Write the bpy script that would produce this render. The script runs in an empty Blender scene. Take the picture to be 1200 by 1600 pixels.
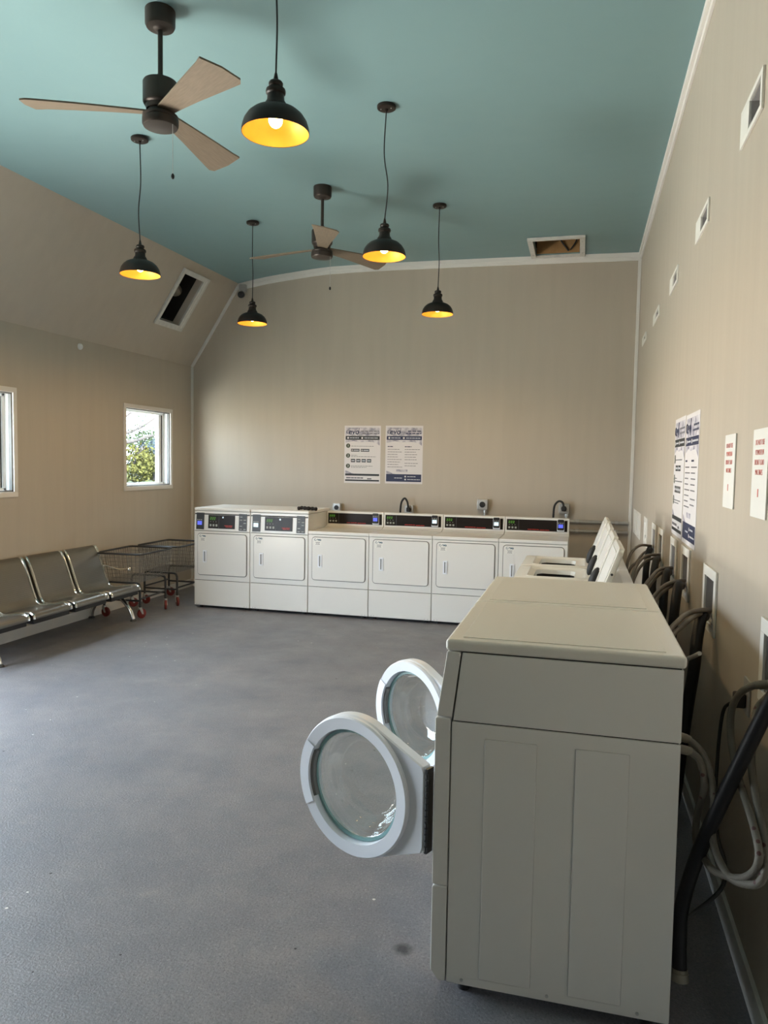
import bpy, bmesh, math, random
from mathutils import Vector, Matrix
rad = math.radians
PI = math.pi
S = bpy.context.scene
COL = S.collection
random.seed(7)

# ------------------------------------------------------------------ camera
def make_camera():
    yaw, pitch, roll = rad(-14.7189), rad(-3.7183), rad(-0.946)
    f = 1171.3321
    fwd = Vector((math.sin(yaw)*math.cos(pitch), math.cos(yaw)*math.cos(pitch), math.sin(pitch)))
    right = Vector((math.cos(yaw), -math.sin(yaw), 0))
    down = fwd.cross(right)
    r2 = right*math.cos(roll) + down*math.sin(roll)
    d2 = -right*math.sin(roll) + down*math.cos(roll)
    cd = bpy.data.cameras.new('camera')
    cd.sensor_fit = 'VERTICAL'
    cd.sensor_height = 36.0
    cd.lens = f*36.0/1600.0
    cd.clip_start = 0.02
    cd.clip_end = 500
    co = bpy.data.objects.new('camera', cd)
    COL.objects.link(co)
    m = Matrix((r2, -d2, -fwd)).transposed().to_4x4()
    m.translation = Vector((0, 0, 1.6633))
    co.matrix_world = m
    S.camera = co
make_camera()

# ------------------------------------------------------------------ world, sun, daylight, exposure
SKY_STRENGTH = 19.0
SUN_STRENGTH = 45.0
LOT_GLOW = 820.0
BULB_WATTS = 30.0
S.view_settings.view_transform = 'Standard'
S.view_settings.look = 'None'
S.view_settings.gamma = 1.0
S.view_settings.use_curve_mapping = False
S.view_settings.exposure = 0.0
w = bpy.data.worlds.new('sky')
S.world = w
w.use_nodes = True
bg = w.node_tree.nodes['Background']
bg.inputs['Color'].default_value = (0.74, 0.87, 1.0, 1)
bg.inputs['Strength'].default_value = SKY_STRENGTH

def lamp(name, kind, loc, rot, energy, color, **kw):
    l = bpy.data.lights.new(name, kind)
    l.energy = energy
    l.color = color
    for k, v in kw.items():
        setattr(l, k, v)
    o = bpy.data.objects.new(name, l)
    COL.objects.link(o)
    o.location = loc
    o.rotation_euler = rot
    return o
lamp('sun', 'SUN', (10, -10, 20), (rad(35), rad(28), 0), SUN_STRENGTH, (1.0, 0.94, 0.84), angle=rad(1.0))
# sunlit paving in front of the open doorway, shining up into the room
a = lamp('daylight_from_paving', 'AREA', (-6.7, 2.7, 0.04), (PI, 0, 0), LOT_GLOW, (1.0, 0.97, 0.90), shape='RECTANGLE', size=2.2, size_y=2.8)
# daylight entering by the doorway
p = lamp('doorway_daylight', 'AREA', (-5.02, 3.1, 1.2), (0, rad(-90), 0), 1.0, (1, 1, 1), shape='RECTANGLE', size=2.4, size_y=2.4)
p.data.cycles.is_portal = True
p2 = lamp('window_daylight', 'AREA', (-5.1, 7.88, 1.8), (0, rad(-90), 0), 1.0, (1, 1, 1), shape='RECTANGLE', size=0.9, size_y=0.95)
p2.data.cycles.is_portal = True

# ------------------------------------------------------------------ room numbers (metres)
XL, XR = -4.952, 0.5623          # left and right wall faces
YB, YF = 8.883, -3.4             # back and front wall faces
W = 0.6826                       # machine width
XD, D = -4.2054, 7.61            # first dryer left edge, dryer fronts

# ------------------------------------------------------------------ materials
MATS = {}
def mat(name, color, rough=0.5, metal=0.0, spec=0.5, emit=None, emit_s=0.0, bump=0.0, bscale=200.0, var=0.0, vscale=3.0, coat=0.0, trans=0.0, ior=1.45):
    if name in MATS:
        return MATS[name]
    m = bpy.data.materials.new(name)
    m.use_nodes = True
    nt = m.node_tree
    b = nt.nodes['Principled BSDF']
    b.inputs['Base Color'].default_value = (*color, 1)
    b.inputs['Roughness'].default_value = rough
    b.inputs['Metallic'].default_value = metal
    b.inputs['Specular IOR Level'].default_value = spec
    b.inputs['Coat Weight'].default_value = coat
    b.inputs['Transmission Weight'].default_value = trans
    b.inputs['IOR'].default_value = ior
    if emit:
        b.inputs['Emission Color'].default_value = (*emit, 1)
        b.inputs['Emission Strength'].default_value = emit_s
    tc = nt.nodes.new('ShaderNodeTexCoord')
    if var > 0:
        n = nt.nodes.new('ShaderNodeTexNoise')
        n.inputs['Scale'].default_value = vscale
        n.inputs['Detail'].default_value = 4
        nt.links.new(tc.outputs['Object'], n.inputs['Vector'])
        mx = nt.nodes.new('ShaderNodeMix')
        mx.data_type = 'RGBA'
        mx.inputs[6].default_value = (*[max(0, c*(1-var)) for c in color], 1)
        mx.inputs[7].default_value = (*[min(1, c*(1+var)) for c in color], 1)
        nt.links.new(n.outputs['Fac'], mx.inputs[0])
        nt.links.new(mx.outputs[2], b.inputs['Base Color'])
    if bump > 0:
        n2 = nt.nodes.new('ShaderNodeTexNoise')
        n2.inputs['Scale'].default_value = bscale
        n2.inputs['Detail'].default_value = 3
        nt.links.new(tc.outputs['Object'], n2.inputs['Vector'])
        bp = nt.nodes.new('ShaderNodeBump')
        bp.inputs['Strength'].default_value = bump
        bp.inputs['Distance'].default_value = 0.01
        nt.links.new(n2.outputs['Fac'], bp.inputs['Height'])
        nt.links.new(bp.outputs['Normal'], b.inputs['Normal'])
    MATS[name] = m
    return m

def wall_paint(name, color, rough, streak):
    """satin paint, a little uneven, with long vertical streaks"""
    m = mat(name, color, rough=rough, spec=0.45)
    nt = m.node_tree
    b = nt.nodes['Principled BSDF']
    tc = nt.nodes.new('ShaderNodeTexCoord')
    mp = nt.nodes.new('ShaderNodeMapping')
    mp.inputs['Scale'].default_value = (7, 7, 0.6)
    n = nt.nodes.new('ShaderNodeTexNoise')
    n.inputs['Scale'].default_value = 1.3
    n.inputs['Detail'].default_value = 5
    nt.links.new(tc.outputs['Object'], mp.inputs['Vector'])
    nt.links.new(mp.outputs['Vector'], n.inputs['Vector'])
    mx = nt.nodes.new('ShaderNodeMix')
    mx.data_type = 'RGBA'
    mx.inputs[6].default_value = (*[c*(1-streak) for c in color], 1)
    mx.inputs[7].default_value = (*[c*(1+streak) for c in color], 1)
    nt.links.new(n.outputs['Fac'], mx.inputs[0])
    nt.links.new(mx.outputs[2], b.inputs['Base Color'])
    n2 = nt.nodes.new('ShaderNodeTexNoise')
    n2.inputs['Scale'].default_value = 90
    nt.links.new(tc.outputs['Object'], n2.inputs['Vector'])
    ad = nt.nodes.new('ShaderNodeMath')
    ad.operation = 'MULTIPLY_ADD'
    ad.inputs[1].default_value = 0.12
    nt.links.new(n2.outputs['Fac'], ad.inputs[0])
    nt.links.new(n.outputs['Fac'], ad.inputs[2])
    bp = nt.nodes.new('ShaderNodeBump')
    bp.inputs['Strength'].default_value = 0.12
    bp.inputs['Distance'].default_value = 0.02
    nt.links.new(ad.outputs[0], bp.inputs['Height'])
    nt.links.new(bp.outputs['Normal'], b.inputs['Normal'])
    return m

def floor_material():
    m = mat('sealed concrete', (0.16, 0.165, 0.175), rough=0.5, spec=0.5)
    nt = m.node_tree
    b = nt.nodes['Principled BSDF']
    L = nt.links.new
    tc = nt.nodes.new('ShaderNodeTexCoord')
    def noise(scale, detail, rough=0.6):
        n = nt.nodes.new('ShaderNodeTexNoise')
        n.inputs['Scale'].default_value = scale
        n.inputs['Detail'].default_value = detail
        n.inputs['Roughness'].default_value = rough
        L(tc.outputs['Object'], n.inputs['Vector'])
        return n
    def mix(a, bcol, fac):
        mx = nt.nodes.new('ShaderNodeMix')
        mx.data_type = 'RGBA'
        for i, v in ((6, a), (7, bcol)):
            if isinstance(v, tuple):
                mx.inputs[i].default_value = (*v, 1)
            else:
                L(v, mx.inputs[i])
        L(fac, mx.inputs[0])
        return mx.outputs[2]
    def ramp(src, lo, hi):
        r = nt.nodes.new('ShaderNodeMapRange')
        r.inputs[1].default_value = lo
        r.inputs[2].default_value = hi
        L(src, r.inputs[0])
        return r.outputs[0]
    c = mix((0.143, 0.148, 0.172), (0.236, 0.226, 0.234), ramp(noise(1.6, 8, 0.7).outputs['Fac'], 0.32, 0.68))
    c = mix(c, (0.150, 0.160, 0.180), ramp(noise(5.5, 6, 0.7).outputs['Fac'], 0.48, 0.80))
    c = mix(c, (0.33, 0.30, 0.28), ramp(noise(8.0, 7, 0.75).outputs['Fac'], 0.60, 0.86))
    c = mix(c, (0.075, 0.078, 0.088), ramp(noise(120, 3).outputs['Fac'], 0.50, 0.82))
    c = mix(c, (0.40, 0.39, 0.39), ramp(noise(95, 3).outputs['Fac'], 0.56, 0.95))
    # white flecks and dark specks
    for scale, thr, col in ((14.0, 0.085, (0.60, 0.58, 0.55)), (9.0, 0.062, (0.025, 0.025, 0.028)), (5.0, 0.030, (0.55, 0.53, 0.50))):
        v = nt.nodes.new('ShaderNodeTexVoronoi')
        v.inputs['Scale'].default_value = scale
        L(tc.outputs['Object'], v.inputs['Vector'])
        cmp_ = nt.nodes.new('ShaderNodeMath')
        cmp_.operation = 'LESS_THAN'
        cmp_.inputs[1].default_value = thr
        L(v.outputs['Distance'], cmp_.inputs[0])
        # only some of the cells carry a speck
        sep = nt.nodes.new('ShaderNodeSeparateColor')
        L(v.outputs['Color'], sep.inputs[0])
        gt = nt.nodes.new('ShaderNodeMath')
        gt.operation = 'GREATER_THAN'
        gt.inputs[1].default_value = 0.93
        L(sep.outputs[0], gt.inputs[0])
        mu = nt.nodes.new('ShaderNodeMath')
        mu.operation = 'MULTIPLY'
        L(cmp_.outputs[0], mu.inputs[0])
        L(gt.outputs[0], mu.inputs[1])
        c = mix(c, col, mu.outputs[0])
    # one dark drip stain beside the near washer
    vm = nt.nodes.new('ShaderNodeVectorMath')
    vm.operation = 'DISTANCE'
    vm.inputs[1].default_value = (-0.54, 2.413, 0)
    L(tc.outputs['Object'], vm.inputs[0])
    ns = noise(60, 3)
    ad = nt.nodes.new('ShaderNodeMath')
    ad.operation = 'MULTIPLY_ADD'
    ad.inputs[1].default_value = 0.03
    L(ns.outputs['Fac'], ad.inputs[0])
    L(vm.outputs['Value'], ad.inputs[2])
    c = mix((0.04, 0.045, 0.055), c, ramp(ad.outputs[0], 0.030, 0.055))
    L(c, b.inputs['Base Color'])
    L(ramp(noise(3, 5).outputs['Fac'], -0.6, 1.9), b.inputs['Roughness'])
    bp = nt.nodes.new('ShaderNodeBump')
    bp.inputs['Strength'].default_value = 0.6
    bp.inputs['Distance'].default_value = 0.006
    L(noise(110, 4, 0.7).outputs['Fac'], bp.inputs['Height'])
    L(bp.outputs['Normal'], b.inputs['Normal'])
    return m

def ceiling_material():
    m = mat('teal satin ceiling paint', (0.190, 0.305, 0.312), rough=0.42, spec=0.4)
    nt = m.node_tree
    b = nt.nodes['Principled BSDF']
    tc = nt.nodes.new('ShaderNodeTexCoord')
    n = nt.nodes.new('ShaderNodeTexNoise')
    n.inputs['Scale'].default_value = 0.9
    n.inputs['Detail'].default_value = 3
    nt.links.new(tc.outputs['Object'], n.inputs['Vector'])
    n2 = nt.nodes.new('ShaderNodeTexNoise')
    n2.inputs['Scale'].default_value = 120
    nt.links.new(tc.outputs['Object'], n2.inputs['Vector'])
    ad = nt.nodes.new('ShaderNodeMath')
    ad.operation = 'MULTIPLY_ADD'
    ad.inputs[1].default_value = 0.02
    nt.links.new(n2.outputs['Fac'], ad.inputs[0])
    nt.links.new(n.outputs['Fac'], ad.inputs[2])
    bp = nt.nodes.new('ShaderNodeBump')
    bp.inputs['Strength'].default_value = 0.35
    bp.inputs['Distance'].default_value = 0.06
    nt.links.new(ad.outputs[0], bp.inputs['Height'])
    nt.links.new(bp.outputs['Normal'], b.inputs['Normal'])
    return m

def pane_material():
    m = bpy.data.materials.new('window glass')
    m.use_nodes = True
    nt = m.node_tree
    nt.nodes.clear()
    out = nt.nodes.new('ShaderNodeOutputMaterial')
    t = nt.nodes.new('ShaderNodeBsdfTransparent')
    t.inputs[0].default_value = (0.93, 0.96, 0.96, 1)
    g = nt.nodes.new('ShaderNodeBsdfGlossy')
    g.inputs['Roughness'].default_value = 0.02
    mx = nt.nodes.new('ShaderNodeMixShader')
    mx.inputs[0].default_value = 0.05
    nt.links.new(t.outputs[0], mx.inputs[1])
    nt.links.new(g.outputs[0], mx.inputs[2])
    nt.links.new(mx.outputs[0], out.inputs[0])
    return m

def perforated_material():
    m = mat('perforated steel', (0.36, 0.34, 0.31), rough=0.33, metal=0.85)
    nt = m.node_tree
    b = nt.nodes['Principled BSDF']
    tc = nt.nodes.new('ShaderNodeTexCoord')
    v = nt.nodes.new('ShaderNodeTexVoronoi')
    v.inputs['Scale'].default_value = 170
    v.inputs['Randomness'].default_value = 0.0
    nt.links.new(tc.outputs['Object'], v.inputs['Vector'])
    lt = nt.nodes.new('ShaderNodeMapRange')
    lt.inputs[1].default_value = 0.22
    lt.inputs[2].default_value = 0.34
    nt.links.new(v.outputs['Distance'], lt.inputs[0])
    mx = nt.nodes.new('ShaderNodeMix')
    mx.data_type = 'RGBA'
    mx.inputs[6].default_value = (0.15, 0.142, 0.13, 1)
    mx.inputs[7].default_value = (0.25, 0.24, 0.22, 1)
    nt.links.new(lt.outputs[0], mx.inputs[0])
    nt.links.new(mx.outputs[2], b.inputs['Base Color'])
    return m

def braid_material():
    """braided hose with sparse red and black tracer marks"""
    m = mat('braided hose', (0.2, 0.18, 0.15), rough=0.5)
    nt = m.node_tree
    b = nt.nodes['Principled BSDF']
    tc = nt.nodes.new('ShaderNodeTexCoord')
    v = nt.nodes.new('ShaderNodeTexVoronoi')
    v.inputs['Scale'].default_value = 28
    nt.links.new(tc.outputs['Object'], v.inputs['Vector'])
    lt = nt.nodes.new('ShaderNodeMath')
    lt.operation = 'LESS_THAN'
    lt.inputs[1].default_value = 0.16
    nt.links.new(v.outputs['Distance'], lt.inputs[0])
    mx = nt.nodes.new('ShaderNodeMix')
    mx.data_type = 'RGBA'
    mx.inputs[6].default_value = (0.125, 0.113, 0.092, 1)
    mx.inputs[7].default_value = (0.06, 0.02, 0.02, 1)
    nt.links.new(lt.outputs[0], mx.inputs[0])
    nt.links.new(mx.outputs[2], b.inputs['Base Color'])
    wv = nt.nodes.new('ShaderNodeTexNoise')
    wv.inputs['Scale'].default_value = 350
    nt.links.new(tc.outputs['Object'], wv.inputs['Vector'])
    bp = nt.nodes.new('ShaderNodeBump')
    bp.inputs['Strength'].default_value = 0.5
    bp.inputs['Distance'].default_value = 0.003
    nt.links.new(wv.outputs['Fac'], bp.inputs['Height'])
    nt.links.new(bp.outputs['Normal'], b.inputs['Normal'])
    return m

def blade_material():
    m = mat('weathered oak blade', (0.33, 0.26, 0.19), rough=0.55)
    nt = m.node_tree
    b = nt.nodes['Principled BSDF']
    tc = nt.nodes.new('ShaderNodeTexCoord')
    mp = nt.nodes.new('ShaderNodeMapping')
    mp.inputs['Scale'].default_value = (6, 60, 6)
    n = nt.nodes.new('ShaderNodeTexNoise')
    n.inputs['Scale'].default_value = 2
    n.inputs['Detail'].default_value = 5
    nt.links.new(tc.outputs['Object'], mp.inputs['Vector'])
    nt.links.new(mp.outputs['Vector'], n.inputs['Vector'])
    mx = nt.nodes.new('ShaderNodeMix')
    mx.data_type = 'RGBA'
    mx.inputs[6].default_value = (0.115, 0.088, 0.060, 1)
    mx.inputs[7].default_value = (0.215, 0.165, 0.115, 1)
    nt.links.new(n.outputs['Fac'], mx.inputs[0])
    nt.links.new(mx.outputs[2], b.inputs['Base Color'])
    return m

def print_material():
    m = mat('mottled lilac print', (0.42, 0.40, 0.47), rough=0.6)
    nt = m.node_tree
    b = nt.nodes['Principled BSDF']
    tc = nt.nodes.new('ShaderNodeTexCoord')
    n = nt.nodes.new('ShaderNodeTexNoise')
    n.inputs['Scale'].default_value = 14
    n.inputs['Detail'].default_value = 6
    nt.links.new(tc.outputs['Object'], n.inputs['Vector'])
    r = nt.nodes.new('ShaderNodeMapRange')
    r.inputs[1].default_value = 0.35
    r.inputs[2].default_value = 0.62
    nt.links.new(n.outputs['Fac'], r.inputs[0])
    mx = nt.nodes.new('ShaderNodeMix')
    mx.data_type = 'RGBA'
    mx.inputs[6].default_value = (0.22, 0.21, 0.28, 1)
    mx.inputs[7].default_value = (0.66, 0.63, 0.66, 1)
    nt.links.new(r.outputs[0], mx.inputs[0])
    nt.links.new(mx.outputs[2], b.inputs['Base Color'])
    return m

M_WALL = wall_paint('greige wall paint', (0.480, 0.422, 0.345), 0.42, 0.075)
M_FLOOR = floor_material()
M_CEIL = ceiling_material()
M_PANE = pane_material()
M_TRIM = mat('white trim paint', (0.74, 0.72, 0.68), 0.45, var=0.05, vscale=6)
M_CASING = mat('window casing paint', (0.72, 0.69, 0.65), 0.5, bump=0.05)
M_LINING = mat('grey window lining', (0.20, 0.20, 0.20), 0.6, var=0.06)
M_VINYL = mat('white vinyl', (0.85, 0.85, 0.84), 0.4, var=0.03)
M_ENAMEL = mat('white appliance enamel', (0.74, 0.73, 0.70), 0.24, spec=0.5, bump=0.03, bscale=300)
M_ENAMEL2 = mat('warm white lid enamel', (0.72, 0.70, 0.64), 0.22, spec=0.5, bump=0.03, bscale=300)
M_PLASTIC = mat('white door plastic', (0.80, 0.83, 0.89), 0.35, bump=0.02, bscale=400)
M_SEAM = mat('dark seam', (0.03, 0.03, 0.03), 0.8, var=0.2)
M_GREYSEAM = mat('grey door gasket', (0.11, 0.11, 0.11), 0.7, var=0.1)
M_BLACK = mat('black plastic', (0.016, 0.016, 0.017), 0.35, var=0.2, vscale=30)
M_PANEL = mat('dark control glass', (0.018, 0.014, 0.013), 0.28, spec=0.2, var=0.2, vscale=8)
M_RUBBER = mat('black rubber', (0.015, 0.015, 0.016), 0.6, var=0.2, vscale=20)
M_HOSE = mat('black drain hose', (0.010, 0.010, 0.012), 0.45, spec=0.3, bump=0.1, bscale=80)
M_BRAID = braid_material()
M_BROWNHOSE = mat('brown grey hose', (0.17, 0.14, 0.11), 0.5, bump=0.15, bscale=150)
M_BRONZE = mat('dark bronze', (0.050, 0.040, 0.034), 0.42, metal=0.55, var=0.15, vscale=20)
M_LAMP = mat('black bronze shade', (0.016, 0.011, 0.008), 0.42, metal=0.0, spec=0.35, var=0.2, vscale=20)
M_GOLD = mat('gold shade lining', (0.90, 0.46, 0.07), 0.5, metal=0.2, var=0.08, vscale=20)
M_BULB = mat('lit bulb', (1, 0.9, 0.7), 0.4, emit=(1.0, 0.62, 0.24), emit_s=26.0, var=0.01)
M_BLADE = blade_material()
M_CHROME = mat('chrome', (0.78, 0.77, 0.74), 0.13, metal=1.0, var=0.03)
M_PERF = perforated_material()
M_GALV = mat('galvanised steel', (0.52, 0.52, 0.51), 0.4, metal=0.7, var=0.12, vscale=40)
M_COUPLE = mat('worn hose coupling', (0.20, 0.18, 0.14), 0.45, metal=0.4, var=0.2, vscale=60)
M_STEEL = mat('grey steel conduit', (0.45, 0.44, 0.42), 0.45, metal=0.5, var=0.1, vscale=20)
M_WIRE = mat('zinc wire', (0.30, 0.28, 0.25), 0.35, metal=0.8, var=0.1, vscale=30)
M_TUBE = mat('dark grey powder coat', (0.045, 0.047, 0.050), 0.4, metal=0.2, var=0.1, vscale=30)
M_REDWHEEL = mat('red polyurethane', (0.17, 0.020, 0.018), 0.45, var=0.15, vscale=40)
M_PAPER = mat('poster paper', (0.68, 0.65, 0.65), 0.55, var=0.03, vscale=8)
M_PRINT = print_material()
M_NAVY = mat('navy ink', (0.020, 0.028, 0.075), 0.5, var=0.1, vscale=20)
M_INK = mat('charcoal ink', (0.022, 0.027, 0.032), 0.5, var=0.1, vscale=20)
M_GREYINK = mat('grey ink', (0.16, 0.155, 0.17), 0.6, var=0.1, vscale=30)
M_PALEINK = mat('pale ink', (0.55, 0.56, 0.60), 0.6, var=0.05, vscale=30)
M_OLIVE = mat('dark olive ink', (0.060, 0.075, 0.045), 0.6, var=0.1, vscale=30)
M_REDINK = mat('red ink', (0.70, 0.20, 0.17), 0.6, var=0.08, vscale=30)
M_REDPRINT = mat('red panel print', (0.40, 0.03, 0.02), 0.5, var=0.1, vscale=30)  # plain red print without emission
M_LOGO = mat('blue green ink', (0.03, 0.10, 0.15), 0.6, var=0.1, vscale=30)
M_SIGN = mat('white sign plastic', (0.76, 0.75, 0.71), 0.4, var=0.04, vscale=10)
M_BOXWHITE = mat('white outlet box plastic', (0.80, 0.78, 0.72), 0.4, var=0.03)
M_BOXGREY = mat('grey recess plastic', (0.36, 0.34, 0.33), 0.6, var=0.08, vscale=12)
M_GREENLED = mat('green display', (0.05, 0.2, 0.02), 0.5, emit=(0.30, 0.80, 0.10), emit_s=0.35, var=0.1)
M_BLUESCREEN = mat('blue screen', (0.05, 0.06, 0.3), 0.3, emit=(0.12, 0.16, 0.85), emit_s=0.9, var=0.1)
M_WHITESCREEN = mat('white screen', (0.6, 0.7, 0.75), 0.3, emit=(0.65, 0.85, 0.95), emit_s=0.75, var=0.02)
M_BUTTON = mat('panel button print', (0.34, 0.35, 0.32), 0.5, var=0.1)
M_WOOD = mat('raw framing timber', (0.32, 0.18, 0.07), 0.7, var=0.35, vscale=9, bump=0.2, bscale=40)
M_DARKVOID = mat('roof space shade colour', (0.020, 0.017, 0.014), 0.9, var=0.2)  # near-black liner colour, the unlit depth behind the hatches painted in
M_DUCT = mat('foil duct', (0.30, 0.27, 0.22), 0.35, metal=0.8, bump=0.5, bscale=60)
M_WORNWHITE = mat('worn white timber', (0.62, 0.61, 0.57), 0.6, var=0.2, vscale=18, bump=0.1, bscale=60)
M_CLOTH = mat('black cloth', (0.018, 0.015, 0.014), 0.9, bump=0.6, bscale=120)
M_GROUND = mat('outdoor paving', (0.52, 0.46, 0.37), 0.9, var=0.15, vscale=0.6)
M_LAWN = mat('dark green lawn', (0.030, 0.035, 0.018), 0.95, spec=0.1, var=0.4, vscale=0.4)  # dark green grass, one low tone with random variation
M_BARK = mat('bark', (0.035, 0.030, 0.030), 0.9, var=0.3, vscale=12)
M_LEAFY = mat('yellow autumn leaves', (0.040, 0.040, 0.010), 0.8, spec=0.1, var=0.45, vscale=2.5)
M_LEAFG = mat('green leaves', (0.026, 0.038, 0.020), 0.8, spec=0.1, var=0.4, vscale=2.5)
M_LEAFB = mat('shade tinted blue green leaves', (0.026, 0.036, 0.048), 0.8, spec=0.1, var=0.3, vscale=2.5)  # bluish shade of the foliage put into the leaf colour
M_GLASS = mat('door glass', (0.93, 0.98, 0.97), 0.02, trans=1.0, ior=1.45)
M_TEALRIM = mat('teal glass edge', (0.25, 0.42, 0.42), 0.2, var=0.05)
M_DRUM = mat('stainless drum', (0.35, 0.35, 0.34), 0.3, metal=0.9, var=0.1)

# ------------------------------------------------------------------ mesh helpers
class MB:
    def __init__(self):
        self.v, self.f = [], []
    def add(self, verts, faces):
        o = len(self.v)
        self.v += [tuple(p) for p in verts]
        self.f += [tuple(i+o for i in f) for f in faces]
        return self
    def box(self, x0, x1, y0, y1, z0, z1, bev=0.0, seg=2):
        bm = bmesh.new()
        bmesh.ops.create_cube(bm, size=1.0)
        for v in bm.verts:
            v.co = Vector(((x0+x1)/2+v.co.x*(x1-x0), (y0+y1)/2+v.co.y*(y1-y0), (z0+z1)/2+v.co.z*(z1-z0)))
        if bev > 0:
            bmesh.ops.bevel(bm, geom=bm.edges[:], offset=bev, segments=seg, profile=0.5, affect='EDGES')
        self._take(bm)
        return self
    def _take(self, bm, mtx=None):
        bm.verts.index_update()
        vs = [(mtx @ v.co) if mtx else v.co.copy() for v in bm.verts]
        self.add(vs, [tuple(v.index for v in f.verts) for f in bm.faces])
        bm.free()
    def prism(self, poly, a, b, axis='y', bev=0.0):
        """poly in the two other axes, extruded from a to b; axis y: (x,z); z: (x,y); x: (y,z)"""
        def P(p, t):
            return {'y': (p[0], t, p[1]), 'z': (p[0], p[1], t), 'x': (t, p[0], p[1])}[axis]
        n = len(poly)
        bm = bmesh.new()
        va = [bm.verts.new(P(p, a)) for p in poly]
        vb = [bm.verts.new(P(p, b)) for p in poly]
        bm.faces.new(va)
        bm.faces.new(vb[::-1])
        for i in range(n):
            bm.faces.new((va[i], vb[i], vb[(i+1) % n], va[(i+1) % n]))
        bmesh.ops.recalc_face_normals(bm, faces=bm.faces[:])
        if bev > 0:
            es = [e for e in bm.edges if e.calc_face_angle(0) > 0.5]
            bmesh.ops.bevel(bm, geom=es, offset=bev, segments=2, profile=0.5, affect='EDGES')
        self._take(bm)
        return self
    def lathe(self, prof, seg=32, mtx=None, closed=False):
        """prof of (radius, z), turned about z"""
        vs, fs = [], []
        n = len(prof)
        for i in range(seg):
            t = 2*PI*i/seg
            for r, z in prof:
                vs.append(Vector((r*math.cos(t), r*math.sin(t), z)))
        for i in range(seg):
            j = (i+1) % seg
            for k in range(n if closed else n-1):
                l = (k+1) % n
                fs.append((i*n+k, j*n+k, j*n+l, i*n+l))
        if not closed:
            for k in (0, n-1):
                if prof[k][0] > 1e-4 and prof[k][0] < 10 and getattr(self, 'cap', True):
                    ring = [i*n+k for i in range(seg)]
                    fs.append(tuple(ring if k else ring[::-1]))
        if mtx:
            vs = [mtx @ p for p in vs]
        self.add(vs, fs)
        return self
    def cyl(self, p0, p1, r0, r1=None, seg=16):
        return self.tube([p0, p1], [r0, r0 if r1 is None else r1], seg)
    def tube(self, path, r, seg=10, loop=False):
        P = [Vector(p) for p in path]
        n = len(P)
        R = r if isinstance(r, (list, tuple)) else [r]*n
        T = []
        for i in range(n):
            if loop:
                t = (P[(i+1) % n]-P[i]).normalized() + (P[i]-P[i-1]).normalized()
            elif i == 0:
                t = P[1]-P[0]
            elif i == n-1:
                t = P[-1]-P[-2]
            else:
                t = (P[i+1]-P[i]).normalized() + (P[i]-P[i-1]).normalized()
            T.append(t.normalized() if t.length > 1e-9 else Vector((0, 0, 1)))
        u = T[0].orthogonal().normalized()
        vs, fs = [], []
        for i in range(n):
            if i:
                u = T[i-1].rotation_difference(T[i]) @ u
            u = (u - T[i]*u.dot(T[i])).normalized()
            v = T[i].cross(u)
            for k in range(seg):
                a_ = 2*PI*k/seg
                vs.append(P[i] + R[i]*(math.cos(a_)*u + math.sin(a_)*v))
        m = n if loop else n-1
        for i in range(m):
            j = (i+1) % n
            for k in range(seg):
                l = (k+1) % seg
                fs.append((i*seg+k, i*seg+l, j*seg+l, j*seg+k))
        if not loop:
            fs.append(tuple(range(seg))[::-1])
            fs.append(tuple((n-1)*seg+k for k in range(seg)))
        self.add(vs, fs)
        return self
    def sphere(self, c, r, seg=16, sc=(1, 1, 1)):
        bm = bmesh.new()
        bmesh.ops.create_uvsphere(bm, u_segments=seg, v_segments=max(6, seg//2), radius=r)
        self._take(bm, Matrix.Translation(c) @ Matrix.Diagonal((*sc, 1)))
        return self
    def mesh(self, name, m=None, sharp=40):
        me = bpy.data.meshes.new(name)
        me.from_pydata(self.v, [], self.f)
        me.update()
        me.polygons.foreach_set('use_smooth', [True]*len(me.polygons))
        me.set_sharp_from_angle(angle=rad(sharp))
        if m:
            me.materials.append(m)
        return me
    def build(self, name, m, parent=None, sharp=40, loc=None, rot=None):
        o = bpy.data.objects.new(name, self.mesh(name, m, sharp))
        COL.objects.link(o)
        if parent:
            o.parent = parent
        if loc is not None:
            o.location = loc
        if rot is not None:
            o.rotation_euler = rot
        if sharp == 40 and len(self.f) < 3000:
            wn = o.modifiers.new('weighted normals', 'WEIGHTED_NORMAL')
            wn.keep_sharp = True
            wn.weight = 100
        return o

def empty(name, loc, rot=(0, 0, 0)):
    o = bpy.data.objects.new(name, None)
    o.empty_display_size = 0.1
    COL.objects.link(o)
    o.location = loc
    o.rotation_euler = rot
    return o
def tag(o, label, cat, group=None, kind=None):
    o['label'] = label
    o['category'] = cat
    if group:
        o['group'] = group
    if kind:
        o['kind'] = kind
    return o
def structure(o):
    o['kind'] = 'structure'
    return o
def dup(root, loc, label, rot=None):
    def cp(o, parent):
        c = o.copy()
        COL.objects.link(c)
        if parent:
            c.parent = parent
            c.matrix_parent_inverse = o.matrix_parent_inverse.copy()
        for ch in list(o.children):
            cp(ch, c)
        return c
    r = cp(root, None)
    r.location = loc
    if rot is not None:
        r.rotation_euler = rot
    r['label'] = label
    return r
def rrect(x0, x1, z0, z1, r, n=5):
    pts = []
    for cx, cz, a0 in ((x1-r, z1-r, 0), (x0+r, z1-r, 90), (x0+r, z0+r, 180), (x1-r, z0+r, 270)):
        for k in range(n+1):
            t = rad(a0+90*k/n)
            pts.append((cx+r*math.cos(t), cz+r*math.sin(t)))
    return pts
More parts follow.
